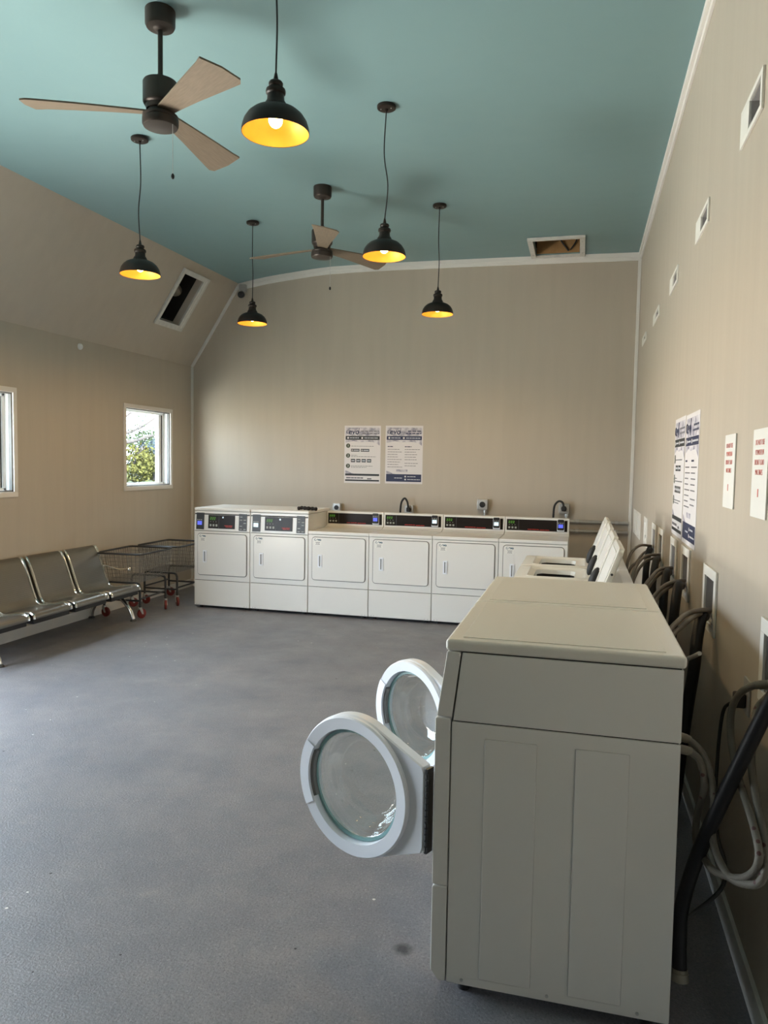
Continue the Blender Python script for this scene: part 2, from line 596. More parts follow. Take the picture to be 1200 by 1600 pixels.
def smooth_path(pts, k=6):
    """Catmull-Rom through the points"""
    P = [Vector(p) for p in pts]
    P = [P[0]*2-P[1]] + P + [P[-1]*2-P[-2]]
    out = []
    for i in range(1, len(P)-2):
        for s in range(k):
            t = s/k
            a, b, c, d = P[i-1], P[i], P[i+1], P[i+2]
            out.append(0.5*((2*b)+(c-a)*t+(2*a-5*b+4*c-d)*t*t+(3*b-a-3*c+d)*t**3))
    out.append(P[-2])
    return out
def text(body, size, m, parent, loc, rot=(0, 0, 0), name='lettering', align='CENTER', sx=1.0, depth=0.0004, shear=0.0, bold=0.0):
    cu = bpy.data.curves.new(name, 'FONT')
    cu.body = body
    cu.size = size
    cu.align_x = align
    cu.align_y = 'CENTER'
    cu.extrude = depth
    cu.shear = shear
    cu.offset = bold
    t = bpy.data.objects.new(name, cu)
    COL.objects.link(t)
    dg = bpy.context.evaluated_depsgraph_get()
    me = bpy.data.meshes.new_from_object(t.evaluated_get(dg))
    bpy.data.objects.remove(t)
    bpy.data.curves.remove(cu)
    me.name = name
    me.materials.clear()
    me.materials.append(m)
    o = bpy.data.objects.new(name, me)
    COL.objects.link(o)
    o.parent = parent
    o.location = loc
    o.rotation_euler = rot
    o.scale = (sx, 1, 1)
    return o
def grid_slab(name, m, us, vs, holes, fn, depth):
    """a slab over the (u, v) grid with rectangular holes; fn(u, v, d) gives a point d deep behind the face"""
    us = sorted(set(us + [h[0] for h in holes] + [h[1] for h in holes]))
    vs = sorted(set(vs + [h[2] for h in holes] + [h[3] for h in holes]))
    def solid(i, j):
        if i < 0 or j < 0 or i >= len(us)-1 or j >= len(vs)-1:
            return False
        cu, cv = (us[i]+us[i+1])/2, (vs[j]+vs[j+1])/2
        return not any(h[0] < cu < h[1] and h[2] < cv < h[3] for h in holes)
    mb = MB()
    idx = {}
    def V(i, j, k):
        key = (i, j, k)
        if key not in idx:
            idx[key] = len(mb.v)
            mb.v.append(tuple(fn(us[i], vs[j], depth if k else 0.0)))
        return idx[key]
    for i in range(len(us)-1):
        for j in range(len(vs)-1):
            if not solid(i, j):
                continue
            mb.f.append((V(i, j, 0), V(i+1, j, 0), V(i+1, j+1, 0), V(i, j+1, 0)))
            mb.f.append((V(i, j, 1), V(i, j+1, 1), V(i+1, j+1, 1), V(i+1, j, 1)))
            for di, dj, a_, b_ in ((-1, 0, (i, j), (i, j+1)), (1, 0, (i+1, j+1), (i+1, j)), (0, -1, (i+1, j), (i, j)), (0, 1, (i, j+1), (i+1, j+1))):
                if not solid(i+di, j+dj):
                    mb.f.append((V(*a_, 0), V(*b_, 0), V(*b_, 1), V(*a_, 1)))
    o = mb.build(name, m, sharp=30)
    bm = bmesh.new()
    bm.from_mesh(o.data)
    bmesh.ops.recalc_face_normals(bm, faces=bm.faces[:])
    bm.to_mesh(o.data)
    bm.free()
    o.data.polygons.foreach_set('use_smooth', [True]*len(o.data.polygons))
    o.data.set_sharp_from_angle(angle=rad(30))
    return structure(o)

# ------------------------------------------------------------------ the room
def eave_z(y):
    return 2.878 - 0.0069*(YB-y)
def ridge_z(y):
    return 3.905 - 0.0150*(YB-y)
XRIDGE = -4.285
PROFILE = [(XRIDGE, 3.905), (-4.05, 3.945), (-3.88, 3.972), (-3.706, 3.992), (-3.536, 4.010), (-3.283, 4.036), (-3.034, 4.052), (-2.5, 4.060), (-1.6, 4.056), (-0.86, 4.050), (XR, 4.030)]
def ceil_z(x, y):
    drop = max(0.0, min(1.0, (x+2.5)/(XRIDGE+2.5)))
    for (xa, za), (xb, zb) in zip(PROFILE, PROFILE[1:]):
        if xa <= x <= xb:
            z = za+(zb-za)*(x-xa)/(xb-xa)
            break
    else:
        z = PROFILE[0][1] if x < XRIDGE else PROFILE[-1][1]
    return z - 0.0150*(YB-y)*drop*drop

fl = MB()
fl.add([(XL-0.14, YF-0.1, 0), (XR+0.1, YF-0.1, 0), (XR+0.1, YB+0.1, 0), (XL-0.14, YB+0.1, 0), (XL-0.14, YF-0.1, -0.1), (XR+0.1, YF-0.1, -0.1), (XR+0.1, YB+0.1, -0.1), (XL-0.14, YB+0.1, -0.1)],
       [(0, 1, 2, 3), (7, 6, 5, 4), (0, 4, 5, 1), (1, 5, 6, 2), (2, 6, 7, 3), (3, 7, 4, 0)])
structure(fl.build('floor', M_FLOOR))

HATCH_C = (-0.585, -0.095, 8.175, 8.815)        # ceiling opening x0 x1 y0 y1
ys = [YF-0.1, 0, 2, 4, 6, 8, YB+0.1]
xs = [XRIDGE] + [p[0] for p in PROFILE[1:-1]] + [XR+0.1]
grid_slab('ceiling', M_CEIL, xs, ys, [HATCH_C], lambda u, v, d: (u, v, ceil_z(min(u, XR), v)+d), 0.08)

SL = math.hypot(XRIDGE-XL, 3.905-2.878)
def slope_pt(y, u, d=0.0):
    """u along the slope from the eave, d behind the face"""
    t = u/SL
    z0, z1 = eave_z(y), ridge_z(y)
    x = XL+(XRIDGE-XL)*t
    nx, nz = -(z1-z0)/SL, (XRIDGE-XL)/SL
    return (x+nx*d, y, z0+(z1-z0)*t+nz*d)
HATCH_S = (7.665, 8.10, 0.465, 1.065)
grid_slab('wall_left_slope', M_WALL, [YF-0.1, 2, 4, 6, YB+0.1], [0.0, SL], [HATCH_S], lambda u, v, d: slope_pt(u, v, d), 0.08)

WIN1 = (4.752, 5.684, 1.352, 2.240)
WIN2 = (7.410, 8.345, 1.352, 2.240)
DOOR = (1.9, 4.3, 0.0, 2.45)
def left_fn(u, v, d):
    return (XL-d, u, v if v < 2.7 else eave_z(u)+(0.0 if d == 0 else 0.04))
grid_slab('wall_left', M_WALL, [YF-0.1, YB+0.1], [0.0, 2.8], [WIN1, WIN2, DOOR], left_fn, 0.14)

BOXES = [(2.19, 2.525, 0.95, 1.21), (3.345, 3.675, 0.955, 1.232), (4.155, 4.485, 0.962, 1.237), (4.705, 5.02, 0.965, 1.236), (5.47, 5.78, 0.970, 1.235), (5.985, 6.30, 0.975, 1.232), (6.79, 7.09, 0.98, 1.227)]
VENTS = [(2.888, 3.252, 2.899, 3.041), (4.02, 4.436, 2.869, 2.986), (5.248, 5.681, 2.868, 2.977), (6.469, 6.968, 2.885, 2.974), (7.766, 8.202, 2.902, 2.981)]
holes_r = []
for y0, y1, z0, z1 in BOXES:
    holes_r.append((y0+0.05, y1-0.045, z0+0.035, z1-0.045))
for y0, y1, z0, z1 in VENTS:
    holes_r.append((y0+0.025, y0+0.025+(y1-y0)*0.52, z0+0.02, z1-0.02))
grid_slab('wall_right', M_WALL, [YF-0.1, YB+0.1], [0.0, 4.05], holes_r, lambda u, v, d: (XR+d, u, v), 0.1)

def end_wall(name, y0, y1, yy):
    poly = [(XL-0.14, 0), (XR+0.1, 0), (XR+0.1, 4.11)]
    for x, z in PROFILE[::-1][1:]:
        poly.append((x, ceil_z(x, yy)+0.06))
    poly += [(XL-0.14, eave_z(yy)+0.06)]
    structure(MB().prism(poly, y0, y1, 'y').build(name, M_WALL))
end_wall('wall_back', YB, YB+0.1, YB)
end_wall('wall_front', YF-0.1, YF, YF)

# baseboards
structure(MB().box(XL, XL+0.015, 4.32, YB, 0, 0.10, 0.003).build('baseboard_left', M_TRIM))
structure(MB().box(XR-0.015, XR, YF, YB, 0, 0.10, 0.003).build('baseboard_right', M_TRIM))
structure(MB().box(XL+0.02, XR-0.02, YB-0.015, YB, 0, 0.10, 0.003).build('baseboard_back', M_TRIM))

# trim strip under the ceiling on the back wall, following its curve, with a stepped face
def strip(off0, off1, y0, y1):
    top = [(x, ceil_z(x, YB)-off0) for x, z in PROFILE]
    bot = [(x, ceil_z(x, YB)-off1) for x, z in PROFILE]
    return MB().prism(top+bot[::-1], y0, y1, 'y')
mb = strip(0.0, 0.085, YB-0.014, YB)
mb2 = strip(0.0, 0.045, YB-0.026, YB-0.014)
mb.add(mb2.v, mb2.f)
structure(mb.build('trim_1', M_TRIM))
# crown strip along the right wall
mb = MB().box(XR-0.016, XR, YF, YB-0.03, 3.955, 4.032, 0.003)
mb.box(XR-0.034, XR-0.016, YF, YB-0.03, 3.99, 4.032, 0.003)
structure(mb.build('trim_2', M_TRIM))
# flat cord covers down the corners
structure(MB().box(XR-0.036, XR-0.002, YB-0.03, YB-0.001, 0.06, 3.95, 0.004).build('trim_3', M_TRIM))
mb = MB().box(XL+0.002, XL+0.030, YB-0.028, YB-0.001, 0.10, 2.865, 0.004)
a0, a1 = Vector(slope_pt(YB-0.015, 0.0, -0.016)), Vector(slope_pt(YB-0.015, SL-0.01, -0.016))
mb.tube([a0, a1], 0.02, 4)
structure(mb.build('trim_4', M_TRIM))

# windows
def window(name, y0, y1, z0, z1):
    c = 0.046
    mb = MB()
    for q in ((y0-c, y1+c, z1, z1+c), (y0-c, y1+c, z0-c, z0), (y0-c, y0, z0, z1), (y1, y1+c, z0, z1)):
        mb.box(XL-0.001, XL+0.014, q[0], q[1], q[2], q[3], 0.002)
    root = structure(mb.build(name, M_CASING))
    t = 0.008
    mb = MB()
    for q in ((y0, y1, z1-t, z1), (y0, y1, z0, z0+t), (y0, y0+t, z0, z1), (y1-t, y1, z0, z1)):
        mb.box(XL-0.075, XL-0.002, q[0], q[1], q[2], q[3])
    mb.build('lining', M_VINYL, root)
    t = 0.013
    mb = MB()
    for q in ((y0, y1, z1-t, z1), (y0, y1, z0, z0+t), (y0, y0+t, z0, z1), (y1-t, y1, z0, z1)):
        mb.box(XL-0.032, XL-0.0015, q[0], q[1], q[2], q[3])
    mb.build('shaded_stop', M_LINING, root)  # grey stop, shade of the window reveal put into its colour
    f = 0.034
    mb = MB()
    for q in ((y0, y1, z1-f, z1), (y0, y1, z0, z0+f), (y0, y0+f, z0, z1), (y1-f, y1, z0, z1)):
        mb.box(XL-0.14, XL-0.076, q[0], q[1], q[2], q[3], 0.002)
    # sliding sash stile on the far side
    mb.box(XL-0.135, XL-0.085, y1-0.115, y1-0.058, z0+f, z1-f, 0.002)
    fr = mb.build('window_frame', M_VINYL, root)
    MB().box(XL-0.13, XL-0.078, y1-0.0575, y1-0.050, z0+f, z1-f).build('gasket', M_SEAM, fr)
    MB().box(XL-0.112, XL-0.108, y0+f, y1-f, z0+f, z1-f).build('pane', M_PANE, root)
window('window_1', *WIN1)
window('window_2', *WIN2)
# frame of the open doorway, off to the side of the view
mb = MB()
mb.box(XL-0.15, XL+0.012, DOOR[0]-0.01, DOOR[0]+0.045, 0, 2.45, 0.003)
mb.box(XL-0.15, XL+0.012, DOOR[1]-0.045, DOOR[1]+0.01, 0, 2.45, 0.003)
mb.box(XL-0.15, XL+0.012, DOOR[0]+0.046, DOOR[1]-0.046, 2.40, 2.46, 0.003)
structure(mb.build('door_1', M_TRIM))

# ground outside
g = MB()
g.add([(-160, -120, -0.12), (XL-0.2, -120, -0.12), (XL-0.2, 260, -0.12), (-160, 260, -0.12)], [(0, 1, 2, 3)])
structure(g.build('ground', M_GROUND))
g = MB()
g.add([(-160, 26, -0.11), (-13, 26, -0.11), (-13, 260, -0.11), (-160, 260, -0.11)], [(0, 1, 2, 3)])
structure(g.build('ground', M_LAWN))

# ------------------------------------------------------------------ appliances: dryers along the back wall
DEP = 0.71
def terminal(parent, x0, x1, z0, z1, y, m_screen, tilt_dir=-1):
    """card payment terminal: white base plate, black rounded body, screen, keys"""
    t = MB().box(x0-0.004, x1+0.004, y-0.012, y, z0-0.014, z1, 0.004).build('payment_terminal', M_PLASTIC, parent)
    MB().prism(rrect(x0, x1, z0, z1, 0.012), y-0.030, y-0.0125, 'y', 0.004).build('housing', M_BLACK, t)
    h = z1-z0
    MB().box(x0+0.010, x1-0.010, y-0.0325, y-0.0305, z0+0.22*h, z0+0.56*h, 0.0008).build('screen', m_screen, t)
    for k in range(3):
        cx = x0+0.014+(x1-x0-0.028)*k/2
        MB().box(cx-0.005, cx+0.005, y-0.032, y-0.0305, z0+0.63*h, z0+0.72*h, 0.0008).build('key', M_BUTTON, t)
    return t
def readout(parent, x0, z0, z1, y, w_):
    """green digits over three round keys on the left of the panel"""
    mb = MB()
    h = z1-z0
    for k in range(3):
        cx = x0+w_*(0.14+0.20*k)
        zt, zb = z1-0.14*h, z1-0.36*h
        ww = w_*0.13
        zm = (zt+zb)/2
        for q in ((cx, cx+ww, zt-0.003, zt), (cx, cx+ww, zb, zb+0.003), (cx, cx+ww, zm-0.0015, zm+0.0015), (cx+ww-0.003, cx+ww, zm, zt), (cx, cx+0.003, zb, zm)):
            mb.box(q[0], q[1], y-0.0012, y-0.0002, q[2], q[3])
    mb.build('digits', M_GREENLED, parent)
    for k in range(3):
        cx = x0+w_*(0.20+0.30*k)
        MB().box(cx-w_*0.09, cx+w_*0.09, y-0.0012, y-0.0002, z0+0.12*h, z0+0.30*h, 0.0004).build('key', M_BUTTON, parent)
    for k in range(3):
        cx = x0+w_*(0.20+0.27*k)
        MB().box(cx-0.003, cx+0.003, y-0.0012, y-0.0002, z0+0.46*h, z0+0.52*h).build('indicator', M_BUTTON, parent)
def words(parent, rows, m, y, name, rnd, bar=0.006, wmin=0.02, wmax=0.05, gap=0.006):
    """rows of short printed bars as wide as small words; rows of (x0, x1, z)"""
    mb = MB()
    for x0, x1, z in rows:
        x = x0
        while x < x1-wmin*0.5:
            e = min(x1, x+rnd.uniform(wmin, wmax))
            mb.box(x, e, y-0.0009, y-0.0001, z-bar/2, z+bar/2)
            x = e+gap
    return mb.build(name, m, parent)
def sticker(parent, x0, z1, y):
    s = MB().box(x0, x0+0.085, y-0.0008, y, z1-0.078, z1).build('sticker', M_SIGN, parent)
    ring = []
    cx, cz = x0+0.016, z1-0.018
    mb = MB()
    mb.tube([(cx+0.010*math.cos(t*PI/8), y-0.0012, cz+0.010*math.sin(t*PI/8)) for t in range(3, 17)], 0.0022, 6)
    mb.build('emblem', M_LOGO, s)
    text('evo', 0.034, M_LOGO, s, (x0+0.056, y-0.0012, z1-0.017), (rad(90), 0, 0), bold=0.0016)
    words(s, [(x0+0.018, x0+0.068, z1-0.045), (x0+0.024, x0+0.062, z1-0.056), (x0+0.018, x0+0.066, z1-0.067)], M_GREYINK, y-0.0002, 'lettering', random.Random(3), 0.005, 0.012, 0.022, 0.003)
    return s
def dryer_door(parent, z0, z1, y):
    x0, x1 = 0.050, 0.645
    MB().prism(rrect(x0-0.006, x1+0.006, z0-0.006, z1+0.006, 0.036), y-0.0035, y+0.001, 'y').build('door_gasket', M_GREYSEAM, parent)
    d = MB().prism(rrect(x0, x1, z0, z1, 0.030), y-0.013, y-0.0036, 'y', 0.004).build('door', M_ENAMEL, parent)
    hx0, hx1, hz0, hz1 = 0.118, 0.168, z1-0.325, z1-0.185
    h = MB().prism(rrect(hx0, hx1, hz0, hz1, 0.006), y-0.019, y-0.0131, 'y', 0.0025).build('handle', M_PLASTIC, d)
    MB().box(hx0+0.015, hx0+0.028, y-0.0202, y-0.0191, hz0+0.014, hz1-0.014).build('grip_slot', M_LINING, d)
    MB().box(hx0+0.029, hx1-0.010, y-0.026, y-0.0191, hz0+0.012, hz1-0.012, 0.003).build('grip_bar', M_PLASTIC, d)
    return d
def dryer_common(root, ztop):
    # lower front panel, its dark joint and feet
    MB().box(0.0035, W-0.0035, -0.012, 0.0, 0.030, 0.315, 0.004).build('lower_panel', M_ENAMEL, root)
    for x in (0.06, W-0.06):
        for y in (0.05, DEP-0.05):
            MB().cyl((x, y, 0.0), (x, y, 0.04), 0.018).build('foot', M_RUBBER, root)
    for x in (0.035, 0.065, W-0.065, W-0.035):
        MB().cyl((x, -0.0145, 0.043), (x, -0.011, 0.043), 0.005, seg=8).build('screw', M_GALV, root)
    MB().box(0.006, W-0.006, -0.001, DEP-0.02, 0.022, ztop-0.02).build('inner_frame', M_SEAM, root)

def make_rear_dryer(loc, label, m_screen):
    """white dryer with its controls on a raised console at the back"""
    r = empty('dryer', loc)
    tag(r, label, 'dryer', 'clothes dryers along the back wall')
    mb = MB().box(0.002, 0.02, 0.0, DEP, 0.028, 0.885, 0.002)
    mb.box(W-0.02, W-0.002, 0.0, DEP, 0.028, 0.885, 0.002)
    mb.box(0.002, W-0.002, DEP-0.02, DEP, 0.028, 0.885, 0.002)
    mb.box(0.0025, W-0.0025, -0.012, 0.003, 0.3195, 0.883, 0.004)
    mb.build('cabinet', M_ENAMEL, r)
    MB().box(0.001, W-0.001, -0.016, DEP, 0.886, 0.9207, 0.006, 3).build('top_panel', M_ENAMEL, r)
    dryer_common(r, 0.9)
    dryer_door(r, 0.395, 0.856, -0.012)
    sticker(r, 0.072, 0.848, -0.0255)
    # console
    y = 0.59
    con = MB().prism([(0.50, 0.921), (y, 0.945), (y+0.004, 1.104), (DEP, 1.104), (DEP, 0.921)], 0.002, W-0.002, 'x', 0.005).build('console', M_ENAMEL, r)
    pn = MB().box(0.020, W-0.022, y-0.0035, y+0.002, 0.962, 1.082, 0.001).build('control_panel', M_PANEL, r)
    readout(pn, 0.024, 0.968, 1.078, y-0.0035, 0.115)
    MB().box(0.147, 0.149, y-0.0046, y-0.0036, 0.968, 1.078).build('divider', M_GREYINK, pn)
    words(pn, [(0.245, 0.365, 0.977), (0.375, 0.49, 0.974)], M_REDPRINT, y-0.0036, 'lettering', random.Random(5), 0.008, 0.03, 0.05, 0.004)
    terminal(r, W-0.125, W-0.055, 0.980, 1.094, y-0.0038, m_screen)
    return r

def make_front_dryer(loc, label, m_screen):
    """taller white dryer with its controls on the front fascia"""
    r = empty('dryer', loc)
    tag(r, label, 'dryer', 'clothes dryers along the back wall')
    mb = MB().box(0.002, 0.02, 0.0, DEP, 0.028, 1.098, 0.002)
    mb.box(W-0.02, W-0.002, 0.0, DEP, 0.028, 1.098, 0.002)
    mb.box(0.002, W-0.002, DEP-0.02, DEP, 0.028, 1.098, 0.002)
    mb.box(0.0025, W-0.0025, -0.012, 0.003, 0.3195, 0.872, 0.004)
    mb.build('cabinet', M_ENAMEL, r)
    MB().box(0.001, W-0.001, -0.004, DEP, 1.100, 1.1332, 0.008, 3).build('top_panel', M_ENAMEL, r)
    dryer_common(r, 1.09)
    dryer_door(r, 0.380, 0.843, -0.012)
    sticker(r, 0.072, 0.835, -0.0255)
    # fascia leaning back a little
    fa = MB().prism([(-0.014, 0.877), (0.002, 1.098), (0.05, 1.098), (0.05, 0.877)], 0.0025, W-0.0025, 'x', 0.004).build('fascia', M_ENAMEL, r)
    pn = MB().box(0.175, 0.500, -0.004, 0.0, 0.0, 0.150, 0.001).build('control_panel', M_PANEL, r, loc=(0, -0.0125, 0.905), rot=(rad(-4.1), 0, 0))
    readout(pn, 0.182, 0.006, 0.146, -0.004, 0.12)
    MB().box(0.305, 0.307, -0.0052, -0.0042, 0.004, 0.146).build('divider', M_GREYINK, pn)
    words(pn, [(0.375, 0.485, 0.035), (0.39, 0.48, 0.022)], M_REDPRINT, -0.0042, 'lettering', random.Random(6), 0.008, 0.03, 0.05, 0.004)
    mb = MB().cyl((0.355, -0.007, 0.126), (0.355, -0.0042, 0.126), 0.009)
    mb.build('coin_button', M_WHITESCREEN, pn)
    # payment module to the left, keypad to the right
    pm = MB().box(0.028, 0.125, -0.005, 0.0, -0.015, 0.172, 0.002).build('payment_terminal', M_BLACK, r, loc=(0, -0.0125, 0.905), rot=(rad(-4.1), 0, 0))
    MB().box(0.042, 0.098, -0.0065, -0.0052, 0.035, 0.078, 0.0005).build('screen', m_screen, pm)
    for k in range(3):
        MB().box(0.042+0.022*k, 0.054+0.022*k, -0.0065, -0.0052, 0.086, 0.098).build('key', M_BUTTON, pm)
    kp = MB().box(0.548, 0.645, -0.005, 0.0, -0.015, 0.172, 0.002).build('keypad', M_BLACK, r, loc=(0, -0.0125, 0.905), rot=(rad(-4.1), 0, 0))
    for k in range(5):
        for q in range(2):
            if (k+q) % 3 == 2:
                continue
            MB().box(0.560+0.045*q, 0.590+0.045*q, -0.0062, -0.0052, -0.002+0.034*k, 0.006+0.034*k).build('key', M_BUTTON, kp)
    return r

def dl(i):
    return (XD+i*W, D+0.0026*i, 0)
make_front_dryer(dl(0), 'tall white front-control dryer at the end of the row, beside the wire carts', M_BLUESCREEN)
make_front_dryer(dl(1), 'tall white front-control dryer with the black cloth on top', M_WHITESCREEN)
make_rear_dryer(dl(2), 'low white dryer directly beside the tall dryer with the black cloth', M_BLUESCREEN)
make_rear_dryer(dl(3), 'low white dryer under the outlet with a looped cord, below the posters', M_WHITESCREEN)
make_rear_dryer(dl(4), 'low white dryer under the outlet on a short pipe without cord', M_WHITESCREEN)
make_rear_dryer(dl(5), 'low white dryer at the row end, partly hidden by the top-load washers', M_BLUESCREEN)

# black cloth lying on the second dryer
rnd = random.Random(4)
mb = MB()
path = smooth_path([(-3.02, 7.74, 1.148), (-2.98, 7.76, 1.158), (-2.92, 7.74, 1.156), (-2.86, 7.76, 1.153), (-2.80, 7.75, 1.149)], 5)
mb.tube(path, [0.013+0.009*abs(math.sin(i*0.9)) for i in range(len(path))], 10)
mb.tube(smooth_path([(-3.01, 7.80, 1.146), (-2.95, 7.82, 1.152), (-2.88, 7.80, 1.147)], 5), 0.012, 8)
tag(mb.build('cloth', M_CLOTH), 'crumpled black cloth lying on the tall dryer', 'cloth')

# ------------------------------------------------------------------ front-load washers near the camera
FX, BX, Y0 = -0.412, 0.2975, 2.229
def make_front_washer(loc, label, swing):
    """origin at the near front corner on the floor; x to the wall, y to the back of the room"""
    r = empty('washing_machine', loc)
    tag(r, label, 'washing machine', 'front-load washers')
    dx = BX-FX
    a, b = 0.002, W-0.002
    mb = MB().box(0.051, dx, a, b, 0.045, 0.8785, 0.004)
    # pressed panels in the two sides
    for y, s in ((a, -1), (b, 1)):
        for x0, x1 in ((0.153, 0.310), (0.420, 0.573)):
            mb.box(x0, x1, min(y, y+s*0.004)-0.001, max(y, y+s*0.004)+0.001, 0.075, 0.835, 0.0045, 2)
    mb.build('cabinet', M_ENAMEL, r)
    mb = MB().prism([(0.055, 0.8815), (0.079, 1.0935), (dx, 1.0935), (dx, 0.8815)], a, b, 'y', 0.003)
    mb.build('control_housing', M_ENAMEL, r)
    MB().prism([(0.058, 0.06), (0.058, 0.885), (0.080, 1.10), (dx-0.006, 1.10), (dx-0.006, 0.06)], a+0.005, b-0.005, 'y').build('inner_frame', M_SEAM, r)
    fp = MB().prism([(0.002, 0.355), (0.0, 0.36), (0.0, 0.883), (0.004, 0.887), (0.048, 0.887), (0.048, 0.355)], a, b, 'y', 0.004).build('front_panel', M_ENAMEL, r)
    lp = MB().prism([(0.024, 0.045), (0.0, 0.075), (0.0, 0.346), (0.005, 0.351), (0.048, 0.351), (0.048, 0.045)], a, b, 'y', 0.004).build('lower_panel', M_ENAMEL, r)
    cp = MB().prism([(0.004, 0.891), (0.032, 1.094), (0.075, 1.094), (0.051, 0.891)], a, b, 'y', 0.004).build('control_fascia', M_ENAMEL, r)
    pn = MB().box(-0.004, 0.0, -0.24, 0.24, -0.055, 0.055, 0.001).build('control_panel', M_PANEL, r, loc=(0.017, W/2, 0.99), rot=(0, rad(7.8), 0))
    MB().box(-0.006, -0.0042, 0.13, 0.19, -0.03, 0.02).build('screen', M_BLUESCREEN, pn)
    # top with a shallow pressed field
    lid = MB().box(0.027, dx+0.008, 0.0008, W-0.0008, 1.0955, 1.1325, 0.012, 4)
    lid.box(0.075, dx-0.045, 0.038, W-0.038, 1.128, 1.1352, 0.003, 2)
    lid.build('top_panel', M_ENAMEL2, r)
    # skirt with screws
    mb = MB().box(0.075, dx-0.002, a-0.0005, a+0.01, 0.045, 0.072, 0.002)
    mb.build('skirt', M_ENAMEL, r)
    for x in (0.10, 0.36, 0.62):
        MB().cyl((x, a-0.004, 0.062), (x, a, 0.062), 0.005, seg=8).build('screw', M_GALV, r)
    for x in (0.10, dx-0.06):
        for y in (0.06, W-0.06):
            MB().cyl((x, y, 0), (x, y, 0.05), 0.02).build('foot', M_RUBBER, r)
    # drum opening behind the door
    hub = Matrix.Translation((-0.001, 0.306, 0.580)) @ Matrix.Rotation(rad(90), 4, 'Y')
    op = MB()
    op.lathe([(0.235, -0.002), (0.205, -0.010), (0.175, -0.004), (0.168, 0.004)], 40, hub)
    op.build('door_seal', M_LINING, fp)
    dr = MB().lathe([(0.168, 0.0), (0.001, 0.0)], 40, hub)
    dr.build('drum', M_DRUM, fp)
    # the open door: local x runs from the hinge outwards, +y is the outer face
    ang = math.atan2(*swing)
    door = empty('door', (-0.028, 0.016, 0.580), (0, 0, ang))
    door.parent = r
    cu, R, RI = 0.290, 0.239, 0.192
    hull = []
    N = 96
    hz = 0.136
    # outline: circle joined to the straight hinge edge by tangents
    def outline(t):
        c, s = math.cos(t), math.sin(t)
        best = R
        # convex hull test against the two tangent lines and hinge edge
        d = math.hypot(cu, hz)
        for sg in (1, -1):
            hx_, hz_ = -cu, sg*hz
            al = math.atan2(hz_, hx_)
            be = math.acos(R/d)
            tp = al - sg*be
            nx, nz = math.cos(tp), math.sin(tp)
            lo, hi = (tp, al) if sg > 0 else (al, tp)
            tt = t
            for k in (-2*PI, 0, 2*PI):
                if lo-1e-6 <= tt+k <= hi+1e-6:
                    best = R/max(1e-6, (c*nx+s*nz))
        if c < 0 and abs(s/c)*cu <= hz:
            best = cu/(-c)
        return best*c, best*s
    outer = [outline(-PI+2*PI*i/N) for i in range(N)]
    def band(mb, A, ya, B, yb):
        o = len(mb.v)
        n = len(A)
        mb.v += [(cu+p[0], ya, p[1]) for p in A] + [(cu+p[0], yb, p[1]) for p in B]
        mb.f += [(o+i, o+(i+1) % n, o+n+(i+1) % n, o+n+i) for i in range(n)]
    circ = lambda rr: [(rr*math.cos(-PI+2*PI*i/N), rr*math.sin(-PI+2*PI*i/N)) for i in range(N)]
    sh = lambda k: [(p[0]*k, p[1]*k) for p in outer]
    mb = MB()
    band(mb, circ(RI-0.006), -0.030, outer, -0.030)
    band(mb, outer, -0.030, outer, 0.004)
    band(mb, outer, 0.004, sh(0.985), 0.010)
    band(mb, sh(0.985), 0.010, circ(R*0.985), 0.0102)
    band(mb, circ(R*0.985), 0.0102, circ(R*0.985), 0.020)
    band(mb, circ(R*0.985), 0.020, circ(R*0.965), 0.026)
    band(mb, circ(R*0.965), 0.026, circ(RI), 0.022)
    band(mb, circ(RI), 0.022, circ(RI-0.006), -0.030)
    df = mb.build('door_frame', M_PLASTIC, door, sharp=28)
    # grip section on the free side, with its recess
    mb = MB()
    arc = [rad(-30+60*i/14) for i in range(15)]
    for (r0, r1, h) in ((RI+0.001, R*0.972, 0.0275),):
        o = len(mb.v)
        for t in arc:
            for rr, yy in ((r0, 0.018), (r0, h), (r1, h), (r1, 0.018)):
                mb.v.append((cu+rr*math.cos(t), yy, rr*math.sin(t)))
        for i in range(14):
            for k in range(3):
                mb.f.append((o+i*4+k, o+i*4+k+1, o+i*4+k+5, o+i*4+k+4))
        mb.f.append((o, o+1, o+2, o+3))
        mb.f.append((o+56, o+59, o+58, o+57))
    hd = mb.build('handle', M_PLASTIC, door)
    mb = MB()
    o = 0
    for t in arc[1:-1]:
        for rr, yy in ((RI-0.012, -0.002), (RI-0.012, 0.016), (RI+0.002, 0.019), (RI+0.002, -0.002)):
            mb.v.append((cu+rr*math.cos(t), yy, rr*math.sin(t)))
    for i in range(12):
        for k in range(4):
            mb.f.append((i*4+k, i*4+(k+1) % 4, (i+1)*4+(k+1) % 4, (i+1)*4+k))
    mb.f.append((0, 1, 2, 3))
    mb.f.append((48, 51, 50, 49))
    mb.build('latch_plate', M_LINING, door)
    # glass bowl bulging to the inner side
    gm = Matrix.Translation((cu, 0, 0)) @ Matrix.Rotation(rad(90), 4, 'X')
    prof_o = [(0.186, 0.006), (0.184, 0.020), (0.170, 0.030), (0.160, 0.060), (0.148, 0.095), (0.130, 0.112), (0.090, 0.120), (0.0005, 0.122)]
    prof_i = [(0.0005, 0.114), (0.088, 0.112), (0.125, 0.104), (0.141, 0.090), (0.152, 0.058), (0.163, 0.026), (0.172, 0.014), (0.178, 0.006)]
    MB().lathe(prof_o+prof_i, 56, gm, closed=True).build('glass_bowl', M_GLASS, door, sharp=60)
